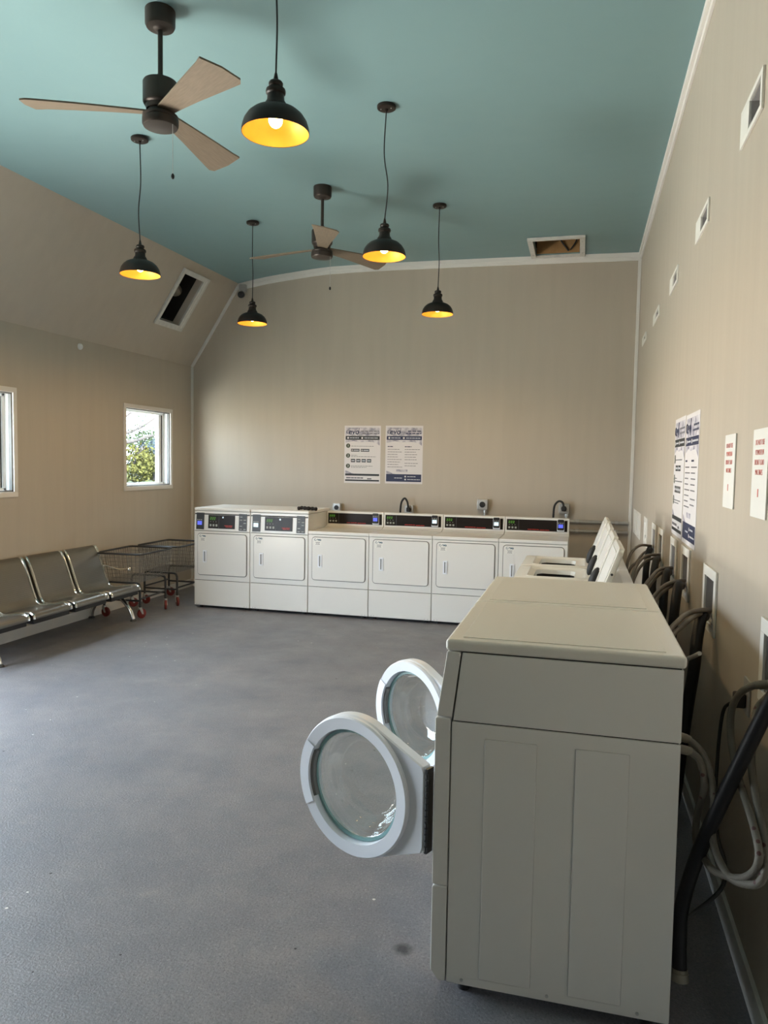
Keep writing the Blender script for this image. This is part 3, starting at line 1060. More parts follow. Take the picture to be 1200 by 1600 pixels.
    MB().lathe([(0.1875, 0.000), (0.1875, 0.012), (0.1765, 0.008), (0.1765, 0.000)], 56, gm, closed=True).build('glass_rim', M_TEALRIM, door)
    mb = MB().box(-0.012, -0.002, -0.026, 0.008, -0.136, 0.136, 0.001)
    for k in range(13):
        mb.cyl((-0.011, 0.010, -0.125+0.0195*k), (-0.011, 0.010, -0.111+0.0195*k), 0.005, seg=8)
    mb.build('hinge', M_TUBE, door)
    return r
make_front_washer((FX, Y0, 0), 'white front-load washer in front of all the others, its bare side showing', (0.40, -0.91))
make_front_washer((FX, Y0+W, 0), 'white front-load washer standing between the front washer and the top-loaders, glass door open', (0.61, -0.79))

# ------------------------------------------------------------------ top-load washers
TW = 0.606
def make_top_washer(loc, label):
    r = empty('washing_machine', loc)
    tag(r, label, 'washing machine', 'top-load washers behind the front-loaders')
    dx = BX+0.403
    a, b = 0.002, TW-0.002
    mb = MB()
    for q in ((0.0, 0.015, a, b), (dx-0.015, dx, a, b), (0.015, dx-0.015, a, a+0.015), (0.015, dx-0.015, b-0.015, b)):
        mb.box(q[0], q[1], q[2], q[3], 0.03, 0.918, 0.002)
    mb.build('cabinet', M_ENAMEL, r)
    for x in (0.05, dx-0.05):
        for y in (0.05, TW-0.05):
            MB().cyl((x, y, 0), (x, y, 0.035), 0.02).build('foot', M_RUBBER, r)
    # top with a dished rim running down to the tub
    N = 64
    def rr(x0, x1, y0, y1, rad_, z):
        pts = rrect(x0, x1, y0, y1, rad_, 15)
        return [(p[0], p[1], z) for p in pts]
    cx, cy = 0.245, TW/2
    loops = [rr(-0.002, dx, a-0.001, b+0.001, 0.012, 0.920), rr(-0.002, dx, a-0.001, b+0.001, 0.012, 0.946), rr(0.004, dx-0.006, a+0.005, b-0.005, 0.012, 0.952),
             rr(0.070, 0.455, 0.055, TW-0.055, 0.05, 0.952), rr(0.078, 0.447, 0.063, TW-0.063, 0.05, 0.958), rr(0.086, 0.439, 0.071, TW-0.071, 0.05, 0.950)]
    n = len(loops[0])
    def circle(rx, ry, z):
        out = []
        for p in loops[5]:
            t = math.atan2((p[1]-cy)/0.23, (p[0]-cx)/0.177)
            out.append((cx+rx*math.cos(t), cy+ry*math.sin(t), z))
        return out
    loops.append(circle(0.168, 0.215, 0.944))
    loops.append(circle(0.160, 0.207, 0.917))
    mb = MB()
    for l in loops:
        mb.v += l
    for k in range(len(loops)-1):
        for i in range(n):
            j = (i+1) % n
            mb.f.append((k*n+i, k*n+j, (k+1)*n+j, (k+1)*n+i))
    mb.build('top_panel', M_ENAMEL2, r, sharp=50)
    mb = MB()
    mb.v += circle(0.161, 0.208, 0.918)+circle(0.16, 0.205, 0.55)+[(cx, cy, 0.55)]
    for i in range(n):
        j = (i+1) % n
        mb.f.append((i, j, n+j, n+i))
        mb.f.append((n+i, n+j, 2*n))
    mb.build('tub', M_BLACK, r)
    mb = MB().cyl((cx, cy, 0.55), (cx, cy, 0.80), 0.05, 0.035)
    mb.build('agitator', M_TUBE, r)
    con = MB().prism([(0.520, 0.952), (0.560, 0.985), (0.640, 1.032), (dx-0.004, 1.032), (dx-0.004, 0.952)], a, b, 'y', 0.004).build('console', M_ENAMEL, r)
    # raised lid
    tilt = math.atan2(0.125, 0.355)
    lid = MB()
    # local: x thickness (0 inner .. 0.030 outer), y along, z up the lid
    lid.prism(rrect(0.055, TW-0.075, 0.0, 0.352, 0.035, 6), 0.0, 0.028, 'x', 0.006)
    lo = lid.build('lid', M_ENAMEL2, r, loc=(0.468, 0, 0.956), rot=(0, tilt, 0))
    mb = MB().prism(rrect(0.085, TW-0.105, 0.03, 0.322, 0.03, 6), -0.004, 0.001, 'x', 0.002)
    mb.build('inner_panel', M_ENAMEL, lo)
    mb = MB().sphere((-0.012, 0.10, 0.085), 0.07, 20, (0.36, 0.45, 1.0))
    mb.build('bumper', M_RUBBER, lo)
    for z in (0.15, 0.22):
        MB().cyl((0.014, 0.050, z), (0.014, 0.0565, z), 0.006, seg=10).build('screw', M_TUBE, lo)
    return r
names = ['white top-load washer directly behind the two front-loaders, its raised lid the largest',
         'white top-load washer, second raised lid behind the front-loaders',
         'white top-load washer, third raised lid, its wash opening showing past the front-loaders',
         'white top-load washer at the end of the row, next to the back dryers']
first = None
for k in range(4):
    loc = (-0.403, Y0+2*W+0.004+k*TW, 0)
    if first is None:
        first = make_top_washer(loc, names[k])
    else:
        dup(first, loc, names[k])

# ------------------------------------------------------------------ pendant lamps
SHADE = [(0.146, 0.0), (0.147, 0.004), (0.145, 0.022), (0.137, 0.048), (0.122, 0.071), (0.100, 0.090), (0.074, 0.102), (0.052, 0.108),
         (0.052, 0.113), (0.046, 0.126), (0.038, 0.138), (0.036, 0.162), (0.042, 0.167), (0.0435, 0.176), (0.041, 0.185), (0.031, 0.191), (0.0275, 0.197), (0.031, 0.203), (0.0315, 0.210), (0.027, 0.217), (0.012, 0.222), (0.0085, 0.240), (0.006, 0.252), (0.004, 0.256)]
LINING = [(0.1445, 0.001), (0.1425, 0.022), (0.1345, 0.047), (0.1195, 0.069), (0.098, 0.087), (0.072, 0.0995), (0.04, 0.104), (0.001, 0.105)]
def make_pendant(x, y, zrim, label, swing):
    zc = ceil_z(x, y)
    r = empty('pendant_lamp', (x, y, zrim))
    tag(r, label, 'pendant lamp', 'pendant lamps with black dome shades')
    mb = MB()
    mb.cap = False
    mb.lathe(SHADE, 40).build('lamp_shade', M_LAMP, r)
    mb = MB()
    mb.cap = False
    mb.lathe(LINING, 40).build('shade_lining', M_GOLD, r)
    h = zc-zrim
    mb = MB().tube(smooth_path([(0, 0, 0.25), (swing, 0, 0.25+(h-0.27)*0.3), (-swing*0.6, 0, 0.25+(h-0.27)*0.6), (0, 0, h-0.012)], 8), 0.0042, 8)
    mb.build('cord', M_RUBBER, r)
    cn = MB().lathe([(0.001, h), (0.062, h), (0.064, h-0.006), (0.062, h-0.020), (0.056, h-0.024), (0.012, h-0.025), (0.010, h-0.036), (0.001, h-0.037)], 32).build('canopy', M_LAMP, r)
    for s in (-1, 1):
        MB().cyl((s*0.035, -0.012, h-0.028), (s*0.035, -0.012, h-0.024), 0.004, seg=8).build('screw', M_GALV, cn)
    MB().sphere((0, 0, 0.057), 0.031, 20, (1, 1, 1.1)).build('bulb', M_BULB, r)
    MB().cyl((0, 0, 0.075), (0, 0, 0.104), 0.018).build('socket', M_BRONZE, r)
    l = bpy.data.lights.new('bulb_light', 'SPOT')
    l.spot_size = rad(168)
    l.spot_blend = 0.5
    l.energy = BULB_WATTS
    l.color = (1.0, 0.66, 0.30)
    l.shadow_soft_size = 0.035
    lo = bpy.data.objects.new('bulb_light', l)
    COL.objects.link(lo)
    lo.parent = r
    lo.location = (0, 0, -0.03)
    return r
make_pendant(-1.335, 3.12, 3.085, 'black pendant lamp beside the large fan, its round bulb in full view', 0.004)
make_pendant(-3.235, 5.04, 3.035, 'black pendant lamp hanging in front of the sloped wall beside its hatch', -0.012)
make_pendant(-1.345, 5.01, 3.060, 'black pendant lamp overlapping a blade of the smaller fan', 0.018)
make_pendant(-3.240, 7.02, 3.035, 'small black pendant lamp hanging beside the corner security camera', 0.004)
make_pendant(-1.350, 6.98, 3.055, 'small black pendant lamp in front of the plain back wall, nearest the ceiling hatch', 0.006)

# ------------------------------------------------------------------ ceiling fans
def make_fan(x, y, label, a0):
    zc = ceil_z(x, y)
    r = empty('ceiling_fan', (x, y, zc))
    tag(r, label, 'ceiling fan', 'ceiling fans with three wooden blades')
    MB().lathe([(0.001, 0.0), (0.078, 0.0), (0.080, -0.004), (0.079, -0.076), (0.072, -0.090), (0.040, -0.094), (0.032, -0.100), (0.018, -0.104), (0.001, -0.104)], 36).build('canopy', M_BRONZE, r)
    MB().cyl((0, 0, -0.10), (0, 0, -0.365), 0.0135).build('downrod', M_BRONZE, r)
    MB().lathe([(0.001, -0.335), (0.022, -0.337), (0.030, -0.350), (0.032, -0.362), (0.060, -0.366), (0.088, -0.372), (0.092, -0.380), (0.092, -0.480), (0.086, -0.492), (0.078, -0.497), (0.074, -0.520), (0.001, -0.520)], 40).build('motor', M_BRONZE, r)
    MB().lathe([(0.001, -0.545), (0.080, -0.545), (0.0935, -0.548), (0.0945, -0.556), (0.0915, -0.562), (0.0955, -0.566), (0.0955, -0.594), (0.089, -0.606), (0.050, -0.612), (0.001, -0.613)], 40).build('hub_cap', M_BRONZE, r)
    MB().cyl((0, 0, -0.515), (0, 0, -0.55), 0.066).build('blade_plate', M_LAMP, r)
    for k in range(3):
        mb = MB()
        # root to tip, widening with a slanted end and gentle droop
        st = [(0.055, -0.040, 0.040), (0.16, -0.048, 0.052), (0.30, -0.060, 0.070), (0.45, -0.074, 0.092), (0.60, -0.088, 0.112), (0.655, -0.094, 0.118), (0.685, -0.098, 0.100)]
        pitch = rad(13)
        vs, fs = [], []
        for (u, va, vb) in st:
            dz = -0.018*(u/0.68)**2
            for v in (va, (va+vb)/2, vb):
                for th in (0.0045, -0.0045):
                    vs.append((u - (0.030 if (u > 0.65 and v == va) else 0), v, -v*math.sin(pitch)+dz+th))
        for i in range(len(st)-1):
            for q in range(2):
                p = i*6+q*2
                fs.append((p, p+6, p+8, p+2))
                fs.append((p+1, p+3, p+9, p+7))
            p = i*6
            fs.append((p, p+1, p+7, p+6))
            fs.append((p+4, p+10, p+11, p+5))
        fs.append((0, 2, 3, 1))
        fs.append((2, 4, 5, 3))
        p = (len(st)-1)*6
        fs.append((p, p+1, p+3, p+2))
        fs.append((p+2, p+3, p+5, p+4))
        mb.add(vs, fs)
        mb.build('blade', M_BLADE, r, loc=(0, 0, -0.532), rot=(0, 0, rad(a0+120*k)))
    mb = MB().cyl((0.085, -0.02, -0.60), (0.085, -0.02, -0.868), 0.0016, seg=6)
    ch = mb.build('pull_chain', M_GALV, r)
    MB().sphere((0.085, -0.02, -0.878), 0.012, 12, (0.8, 0.8, 1.3)).build('chain_knob', M_BLACK, ch)
    return r
make_fan(-2.26, 3.72, 'larger-looking bronze ceiling fan with wooden blades, beside the bright-bulb pendant', 85)
make_fan(-2.267, 6.34, 'smaller-looking bronze ceiling fan with wooden blades, before the curved ceiling trim', 51)

# ------------------------------------------------------------------ hatches
def make_ceiling_hatch():
    x0, x1, y0, y1 = HATCH_C
    z = ceil_z((x0+x1)/2, 8.5)
    r = empty('ceiling_hatch', ((x0+x1)/2, (y0+y1)/2, z))
    tag(r, 'open white-framed ceiling hatch showing raw timber, by the back wall', 'hatch')
    def L(mb, name, m):
        o = mb.build(name, m, r)
        for v in o.data.vertices:
            v.co -= Vector(r.location)
        return o
    mb = MB()
    b = 0.050
    for q in ((x0-b, x1+b, y0-b, y0+0.004), (x0-b, x1+b, y1-0.004, y1+0.05), (x0-b, x0+0.004, y0+0.005, y1-0.005), (x1-0.004, x1+b, y0+0.005, y1-0.005)):
        mb.box(q[0], q[1], q[2], q[3], z-0.028, z-0.002, 0.003)
    L(mb, 'hatch_frame', M_WORNWHITE)
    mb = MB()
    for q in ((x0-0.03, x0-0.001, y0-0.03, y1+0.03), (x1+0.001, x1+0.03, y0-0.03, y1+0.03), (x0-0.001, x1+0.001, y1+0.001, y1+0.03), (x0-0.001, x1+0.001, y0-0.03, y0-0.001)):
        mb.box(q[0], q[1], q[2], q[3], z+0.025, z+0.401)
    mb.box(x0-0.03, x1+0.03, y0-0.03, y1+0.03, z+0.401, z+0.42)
    L(mb, 'dark_liner', M_DARKVOID)  # closed box above the opening, its darkness comes from the colour
    L(MB().box(x0+0.01, x1-0.01, y1-0.035, y1-0.003, z+0.01, z+0.20, 0.002), 'joist', M_WOOD)
    L(MB().box(x0+0.01, x1-0.01, y1-0.30, y1-0.26, z+0.22, z+0.36, 0.002), 'joist', M_WOOD)
    mb = MB().tube(smooth_path([(x1-0.24, y1-0.05, z+0.30), (x1-0.22, y1-0.06, z+0.15), (x1-0.15, y1-0.045, z+0.05), (x1-0.13, y1-0.05, z+0.02)], 5), 0.008, 8)
    L(mb, 'cable', M_RUBBER)
    mb = MB().tube(smooth_path([(x1-0.02, y1-0.05, z+0.25), (x1-0.05, y1-0.06, z+0.12), (x1-0.11, y1-0.045, z+0.03)], 5), 0.007, 8)
    L(mb, 'cable', M_RUBBER)
    for px, py in ((x0-0.02, y0+0.1), (x0-0.02, y1-0.1), (x1+0.022, y0+0.1), (x1+0.022, y1-0.1), (x0+0.1, y1+0.02), (x1-0.1, y1+0.02)):
        L(MB().cyl((px, py, z-0.031), (px, py, z-0.028), 0.008, seg=10), 'screw', M_GALV)
make_ceiling_hatch()

def make_slope_hatch():
    y0, y1, u0, u1 = HATCH_S
    r = empty('wall_hatch', slope_pt((y0+y1)/2, u0))
    tag(r, 'open white-framed hatch with dark interior in the sloped wall', 'hatch')
    inv = Vector(r.location)
    def slab(mb, ya, yb, ua, ub, d0, d1):
        P = [Vector(slope_pt(y, u, d))-inv for d in (d0, d1) for (y, u) in ((ya, ua), (yb, ua), (yb, ub), (ya, ub))]
        mb.add(P, [(0, 1, 2, 3), (7, 6, 5, 4), (0, 4, 5, 1), (1, 5, 6, 2), (2, 6, 7, 3), (3, 7, 4, 0)])
    mb = MB()
    slab(mb, y0-0.042, y1+0.105, u1-0.004, u1+0.052, -0.024, -0.002)
    slab(mb, y0-0.042, y1+0.105, u0-0.060, u0+0.004, -0.024, -0.002)
    slab(mb, y0-0.042, y0+0.004, u0+0.005, u1-0.005, -0.024, -0.002)
    slab(mb, y1-0.004, y1+0.105, u0+0.005, u1-0.005, -0.024, -0.002)
    mb.build('hatch_frame', M_WORNWHITE, r)
    mb = MB()
    slab(mb, y1+0.035, y1+0.060, u0-0.02, u1+0.02, -0.030, -0.0245)
    mb.build('bead', M_TRIM, r)
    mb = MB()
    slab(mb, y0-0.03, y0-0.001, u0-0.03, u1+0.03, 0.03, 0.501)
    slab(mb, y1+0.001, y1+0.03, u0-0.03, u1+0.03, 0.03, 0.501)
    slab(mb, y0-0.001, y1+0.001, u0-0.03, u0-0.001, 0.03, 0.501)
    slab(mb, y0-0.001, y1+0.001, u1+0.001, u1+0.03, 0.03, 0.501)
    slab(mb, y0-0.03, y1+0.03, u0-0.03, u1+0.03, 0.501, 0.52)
    mb.build('dark_liner', M_DARKVOID, r)  # box behind the slope opening, shade painted on as near-black
    A = Vector(slope_pt(y0+0.03, u0+0.40, 0.20))-inv
    B = Vector(slope_pt(y1-0.05, u0+0.33, 0.20))-inv
    MB().tube(smooth_path([A, (A+B)/2+Vector((0, 0, 0.03)), B], 5), 0.07, 14).build('duct', M_DUCT, r)
    mb = MB()
    slab(mb, y0+0.02, y0+0.06, u0+0.02, u1-0.02, 0.12, 0.25)
    mb.build('joist', M_WOOD, r)
    mb = MB()
    slab(mb, y0+0.24, y0+0.28, u0+0.02, u1-0.02, 0.3, 0.40)
    mb.build('joist', M_WOOD, r)
make_slope_hatch()

# corner security camera and smoke detector
r = empty('security_camera', (-4.215, YB-0.03, 3.80))
tag(r, 'small grey security camera under the ceiling in the corner above the carts', 'security camera')
MB().box(-0.045, 0.045, -0.03, 0.028, -0.005, 0.085, 0.006).build('housing', M_GALV, r)
MB().cyl((0, -0.005, -0.045), (0, -0.005, -0.005), 0.030).build('mount', M_STEEL, r)
le = MB().lathe([(0.001, -0.07), (0.040, -0.055), (0.044, -0.025), (0.03, 0.0), (0.001, 0.0)], 24, Matrix.Translation((0.005, -0.03, -0.04)) @ Matrix.Rotation(rad(-70), 4, 'X')).build('lens', M_BLACK, r)
tag(MB().lathe([(0.001, 0.022), (0.026, 0.020), (0.032, 0.010), (0.033, 0.0), (0.001, 0.0)], 24, Matrix.Translation((XL, 6.63, 2.790)) @ Matrix.Rotation(rad(90), 4, 'Y')).build('sensor', M_VINYL), 'small round white sensor high on the window wall', 'sensor')

# ------------------------------------------------------------------ posters
def make_poster(loc, rot, w_, h_, kind, label, group):
    """printed sheet in local x (across) and y (up), facing +z; origin at the lower left corner"""
    r = MB().box(0, w_, 0, h_, 0.0, 0.0014).build('poster', M_PAPER, loc=loc, rot=rot)
    tag(r, label, 'poster', group)
    ink = M_INK if kind == 0 else M_NAVY
    z = 0.0015
    def rect(mb, x0, x1, y0, y1, dz=0.0004, off=0.0):
        return mb.box(x0*w_, x1*w_, y0*h_, y1*h_, z+off, z+off+dz)
    rect(MB(), 0.03, 0.97, 0.825, 0.968).build('header_image', M_PRINT, r)
    rect(MB(), 0.03, 0.97, 0.755, 0.822).build('header_band', ink, r)
    mb = MB()
    rnd = random.Random(11+kind)
    mb.prism([(0.03*w_, 0.752*h_), (0.97*w_, 0.752*h_), (0.97*w_, 0.66*h_), (0.86*w_, 0.705*h_), (0.70*w_, 0.725*h_), (0.40*w_, 0.715*h_), (0.25*w_, 0.735*h_), (0.03*w_, 0.70*h_)], z, z+0.0003, 'z')
    mb.build('brush_print', M_PRINT, r)
    mb = MB()
    mb.prism([(0.03*w_, 0.165*h_), (0.33*w_, 0.165*h_), (0.20*w_, 0.175*h_), (0.12*w_, 0.205*h_), (0.03*w_, 0.22*h_)], z, z+0.0003, 'z')
    mb.build('brush_print', M_PRINT, r)
    # emblem ring, word and slash
    mb = MB().tube([((0.105+0.050*math.cos(t*PI/9))*w_, 0.893*h_+0.050*w_*math.sin(t*PI/9), z+0.001) for t in range(2, 20)], 0.0028, 6)
    mb.build('emblem', M_NAVY, r)
    mb = MB().tube([(0.355*w_, 0.838*h_, z+0.001), (0.415*w_, 0.962*h_, z+0.001)], 0.0025, 6)
    mb.build('slash_mark', M_NAVY, r)
    text('evo', 0.20*w_, M_NAVY, r, (0.255*w_, 0.893*h_, z+0.0008), shear=0.15, bold=0.0015)
    def bars(rows, m, name, bar, wmin, wmax, gap):
        mb = MB()
        for x0, x1, y in rows:
            x = x0
            while x < x1-wmin*0.4:
                e = min(x1, x+rnd.uniform(wmin, wmax))
                rect(mb, x, e, y-bar/2, y+bar/2, 0.0004, 0.0004)
                x = e+gap
        mb.build(name, m, r)
    if kind == 0:
        bars([(0.46, 0.95, 0.906), (0.50, 0.95, 0.868)], M_GREYINK, 'lettering', 0.016, 0.05, 0.12, 0.02)
    else:
        bars([(0.60, 0.95, 0.906), (0.54, 0.95, 0.868)], M_NAVY, 'lettering', 0.016, 0.06, 0.13, 0.02)
    bars([(0.15, 0.40, 0.788), (0.55, 0.93, 0.788)], M_PALEINK, 'lettering', 0.014, 0.05, 0.10, 0.012)
    for cx in (0.10, 0.49):
        MB().cyl((cx*w_, 0.788*h_, z+0.0004), (cx*w_, 0.788*h_, z+0.0009), 0.026*w_, seg=20).build('contact_icon', M_PAPER, r)
    if kind == 0:
        for n_, cy in (('1', 0.652), ('2', 0.480), ('3', 0.300)):
            b = MB().cyl((0.105*w_, cy*h_, z+0.0002), (0.105*w_, cy*h_, z+0.0008), 0.058*w_, seg=28).build('badge', M_OLIVE, r)
            text(n_, 0.085*w_, M_PAPER, b, (0.105*w_, cy*h_, z+0.0010))
        for x0, x1 in ((0.185, 0.42), (0.455, 0.69)):
            b = rect(MB(), x0, x1, 0.550, 0.598).build('store_button', M_INK, r)
            rect(MB(), x0+0.07, x1-0.02, 0.565, 0.582, 0.0004, 0.0005).build('button_print', M_PALEINK, b)
            MB().cyl(((x0+0.035)*w_, 0.574*h_, z+0.0005), ((x0+0.035)*w_, 0.574*h_, z+0.0009), 0.018*w_, seg=14).build('button_icon', M_PAPER, b)
        for k in range(4):
            x0 = 0.185+0.148*k
            b = rect(MB(), x0, x0+0.118, 0.365, 0.422).build('payment_icon', M_INK, r)
            rect(MB(), x0+0.015, x0+0.100, 0.384, 0.402, 0.0004, 0.0005).build('icon_print', M_PALEINK, b)
        bars([(0.19, 0.82, 0.645), (0.19, 0.36, 0.487), (0.19, 0.87, 0.463), (0.19, 0.80, 0.300), (0.19, 0.62, 0.278)], M_GREYINK, 'lettering', 0.008, 0.03, 0.08, 0.012)
        rect(MB(), 0.03, 0.97, 0.130, 0.165).build('footer_band', M_INK, r)
        rect(MB(), 0.03, 0.97, 0.035, 0.062).build('footer_band', M_INK, r)
        bars([(0.06, 0.53, 0.092), (0.64, 0.78, 0.080)], M_GREYINK, 'lettering', 0.022, 0.06, 0.14, 0.01)
    else:
        bars([(0.06, 0.20, 0.640), (0.52, 0.70, 0.640)], M_NAVY, 'lettering', 0.014, 0.05, 0.1, 0.01)
        rows = []
        for k in range(8):
            y = 0.592-0.0435*k
            rows.append((0.06, rnd.uniform(0.34, 0.46), y))
        for k in range(7):
            y = 0.592-0.0435*k - (0.02 if k > 4 else 0)
            rows.append((0.52, rnd.uniform(0.80, 0.93), y))
        bars(rows, M_GREYINK, 'lettering', 0.009, 0.03, 0.09, 0.010)
        rect(MB(), 0.03, 0.97, 0.035, 0.165).build('footer_band', M_NAVY, r)
        bars([(0.25, 0.46, 0.098), (0.60, 0.82, 0.125), (0.60, 0.94, 0.075)], M_PALEINK, 'lettering', 0.012, 0.05, 0.09, 0.01)
        for cy in (0.125, 0.075):
            MB().cyl((0.545*w_, cy*h_, z+0.0004), (0.545*w_, cy*h_, z+0.0009), 0.022*w_, seg=18).build('contact_icon', M_PAPER, r)
        rect(MB(), 0.30, 0.60, 0.205, 0.245).build('brush_print', M_PRINT, r)
    return r
RB = (rad(90), 0, 0)
RR = (rad(90), 0, rad(-90))
make_poster((-2.853, YB-0.0005, 1.413), RB, 0.464, 0.706, 0, 'poster on the back wall with numbered steps and charcoal bands', 'instruction posters')
make_poster((-2.328, YB-0.0005, 1.418), RB, 0.466, 0.703, 1, 'poster on the back wall with two text columns and navy bands', 'instruction posters')
make_poster((XR-0.0005, 5.048, 1.256), RR, 0.478, 0.708, 0, 'poster with numbered steps on the wall behind the washers', 'instruction posters')
make_poster((XR-0.0005, 4.535, 1.250), RR, 0.505, 0.708, 1, 'poster with two text columns and navy footer on the wall behind the washers', 'instruction posters')

def make_notice(y1, y0, z0, z1, label):
    r = MB().box(XR-0.006, XR-0.001, y0, y1, z0, z1, 0.001).build('notice', M_SIGN)
    tag(r, label, 'sign', 'powder warning signs')
    h = z1-z0
    cy = (y0+y1)/2+0.004
    for k, t in enumerate(('DO NOT USE', 'POWDER IN', 'FRONT LOAD', 'MACHINES')):
        o = text(t, 0.027, M_REDINK, r, (XR-0.0066, cy, z1-h*(0.155+0.112*k)), RR, bold=-0.0006, sx=0.80)
    MB().box(XR-0.0075, XR-0.006, cy-0.004, cy+0.004, z0+h*0.235, z0+h*0.325).build('exclamation_mark', M_REDINK, r)
make_notice(3.294, 3.083, 1.510, 1.798, 'white sign in red capitals, the one closer to the wall posters')
make_notice(2.775, 2.560, 1.505, 1.796, 'white sign in red capitals, cut by the picture edge')

# ------------------------------------------------------------------ right-wall outlet boxes, vents, hoses
BOX_LABELS = ['white washer box cut by the picture edge, beside the fat black drain hose',
              'white washer box behind the front-load washers, standing alone below the two signs',
              'white washer box directly under the wall poster with the navy footer',
              'white washer box under the wall poster with numbered steps',
              'white washer box just beyond the two posters behind the washers',
              'white washer box with black hose loops, third beyond the posters',
              'white blank washer box beside the two plain wall plates']
def frame_box(y0, y1, z0, z1, hole, label, name, cat, group, depth, m_in):
    hy0, hy1, hz0, hz1 = hole
    mb = MB()
    for q in ((y0, y1, hz1, z1), (y0, y1, z0, hz0), (y0, hy0, hz0, hz1), (hy1, y1, hz0, hz1)):
        mb.box(XR-0.010, XR-0.0005, q[0], q[1], q[2], q[3], 0.0015)
    r = mb.build(name, M_BOXWHITE)
    tag(r, label, cat, group)
    e = 0.003
    mb = MB()
    mb.box(XR+depth, XR+depth+0.004, hy0+e, hy1-e, hz0+e, hz1-e)
    for q in ((hy0+e, hy0+2*e, hz0+e, hz1-e), (hy1-2*e, hy1-e, hz0+e, hz1-e), (hy0+2*e, hy1-2*e, hz0+e, hz0+2*e), (hy0+2*e, hy1-2*e, hz1-2*e, hz1-e)):
        mb.box(XR-0.0004, XR+depth-0.0001, q[0], q[1], q[2], q[3])
    mb.build('recess', m_in, r)
    return r
for k, (y0, y1, z0, z1) in enumerate(BOXES):
    r = frame_box(y0, y1, z0, z1, holes_r[k], BOX_LABELS[k], 'outlet_box', 'outlet box', 'washer outlet boxes on the wall', 0.075 if k < 6 else 0.004, M_BOXGREY if k < 6 else M_BOXWHITE)
    for q in (0.3, 0.7):
        yy = y0+(y1-y0)*q
        MB().cyl((XR-0.005, yy, z0+0.075), (XR+0.05 if k < 6 else XR+0.003, yy, z0+0.075), 0.012, seg=10).build('valve', M_GALV, r)
VENT_LABELS = ['white wall vent plate high above the front-load washers, the largest-looking', 'white wall vent plate high above the washers, next after the largest-looking',
               'white wall vent plate high above the washers, middle one of five', 'white wall vent plate high above the washers, second from the back corner',
               'white wall vent plate high above the washers, smallest, by the back corner']
for k, (y0, y1, z0, z1) in enumerate(VENTS):
    frame_box(y0, y1, z0, z1, holes_r[len(BOXES)+k], VENT_LABELS[k], 'wall_vent', 'vent', 'wall vents high above the washers', 0.05, M_BOXGREY)
for (y0, y1, lb) in ((8.09, 8.50, 'plain white wall plate closest to the back corner, behind the washers'), (7.56, 7.98, 'plain white wall plate second from the back corner, behind the washers')):
    r = MB().box(XR-0.008, XR-0.0005, y0, y1, 0.968, 1.219, 0.002).build('wall_plate', M_BOXWHITE)
    tag(r, lb, 'wall plate', 'plain plates on the wall behind the washers')
    for z in (0.99, 1.195):
        MB().cyl((XR-0.0095, (y0+y1)/2, z), (XR-0.008, (y0+y1)/2, z), 0.006, seg=8).build('screw', M_GALV, r)

def hose(name, pts, r, m, label, cat='hose', group=None, k=6, ends=None, seg=10):
    P = smooth_path(pts, k)
    o = MB().tube(P, r, seg).build(name, m)
    tag(o, label, cat, group)
    if ends:
        for i, m_e in ends:
            A, B = (P[0], P[3]) if i == 0 else (P[-1], P[-4])
            d = (B-A).normalized()
            mb = MB().cyl(A, A+d*0.024, r*1.25, seg=12)
            mb.cyl(A+d*0.024, A+d*0.034, r*1.12, seg=12)
            mb.build('coupling', m_e, o)
    return o
G_BR = 'braided water hoses of the nearest washer'
hose('water_hose', [(0.54, 2.346, 1.043), (0.5, 2.355, 1.032), (0.475, 2.397, 0.993), (0.46, 2.417, 0.936), (0.455, 2.383, 0.869), (0.455, 2.291, 0.807), (0.46, 2.176, 0.764), (0.465, 2.075, 0.724), (0.465, 2.022, 0.683), (0.455, 2.042, 0.629), (0.43, 2.1, 0.581), (0.395, 2.216, 0.534), (0.375, 2.289, 0.54), (0.365, 2.348, 0.557), (0.362, 2.315, 0.651), (0.365, 2.246, 0.758), (0.355, 2.262, 0.824), (0.33, 2.272, 0.846), (0.300, 2.275, 0.852)], 0.0105, M_BRAID,
     'braided hose looping over from the wall box into the front washer', 'hose', G_BR, ends=[(1, M_COUPLE), (0, M_COUPLE)])
hose('water_hose', [(0.54, 2.284, 1.033), (0.51, 2.311, 0.985), (0.49, 2.259, 0.935), (0.485, 2.248, 0.847), (0.485, 2.185, 0.782), (0.485, 2.099, 0.733), (0.485, 2.038, 0.678), (0.47, 2.007, 0.633), (0.45, 2.047, 0.596), (0.42, 2.129, 0.567), (0.4, 2.229, 0.584), (0.39, 2.247, 0.649), (0.39, 2.236, 0.729), (0.38, 2.254, 0.799), (0.36, 2.28, 0.846), (0.33, 2.30, 0.870), (0.300, 2.31, 0.877)], 0.0105, M_BRAID,
     'braided hose hanging lowest of the two behind the fat black drain hose', 'hose', G_BR, ends=[(1, M_COUPLE), (0, M_COUPLE)])
hose('drain_hose', [(0.53, 2.197, 1.067), (0.5, 2.191, 1.004), (0.46, 2.204, 0.888), (0.4, 2.237, 0.696), (0.358, 2.289, 0.518), (0.332, 2.323, 0.357), (0.328, 2.317, 0.258), (0.330, 2.293, 0.144)], 0.021, M_HOSE,
     'fat black drain hose slanting down behind the front washer', 'hose', 'black drain hoses', seg=16, ends=[(1, M_COUPLE)])
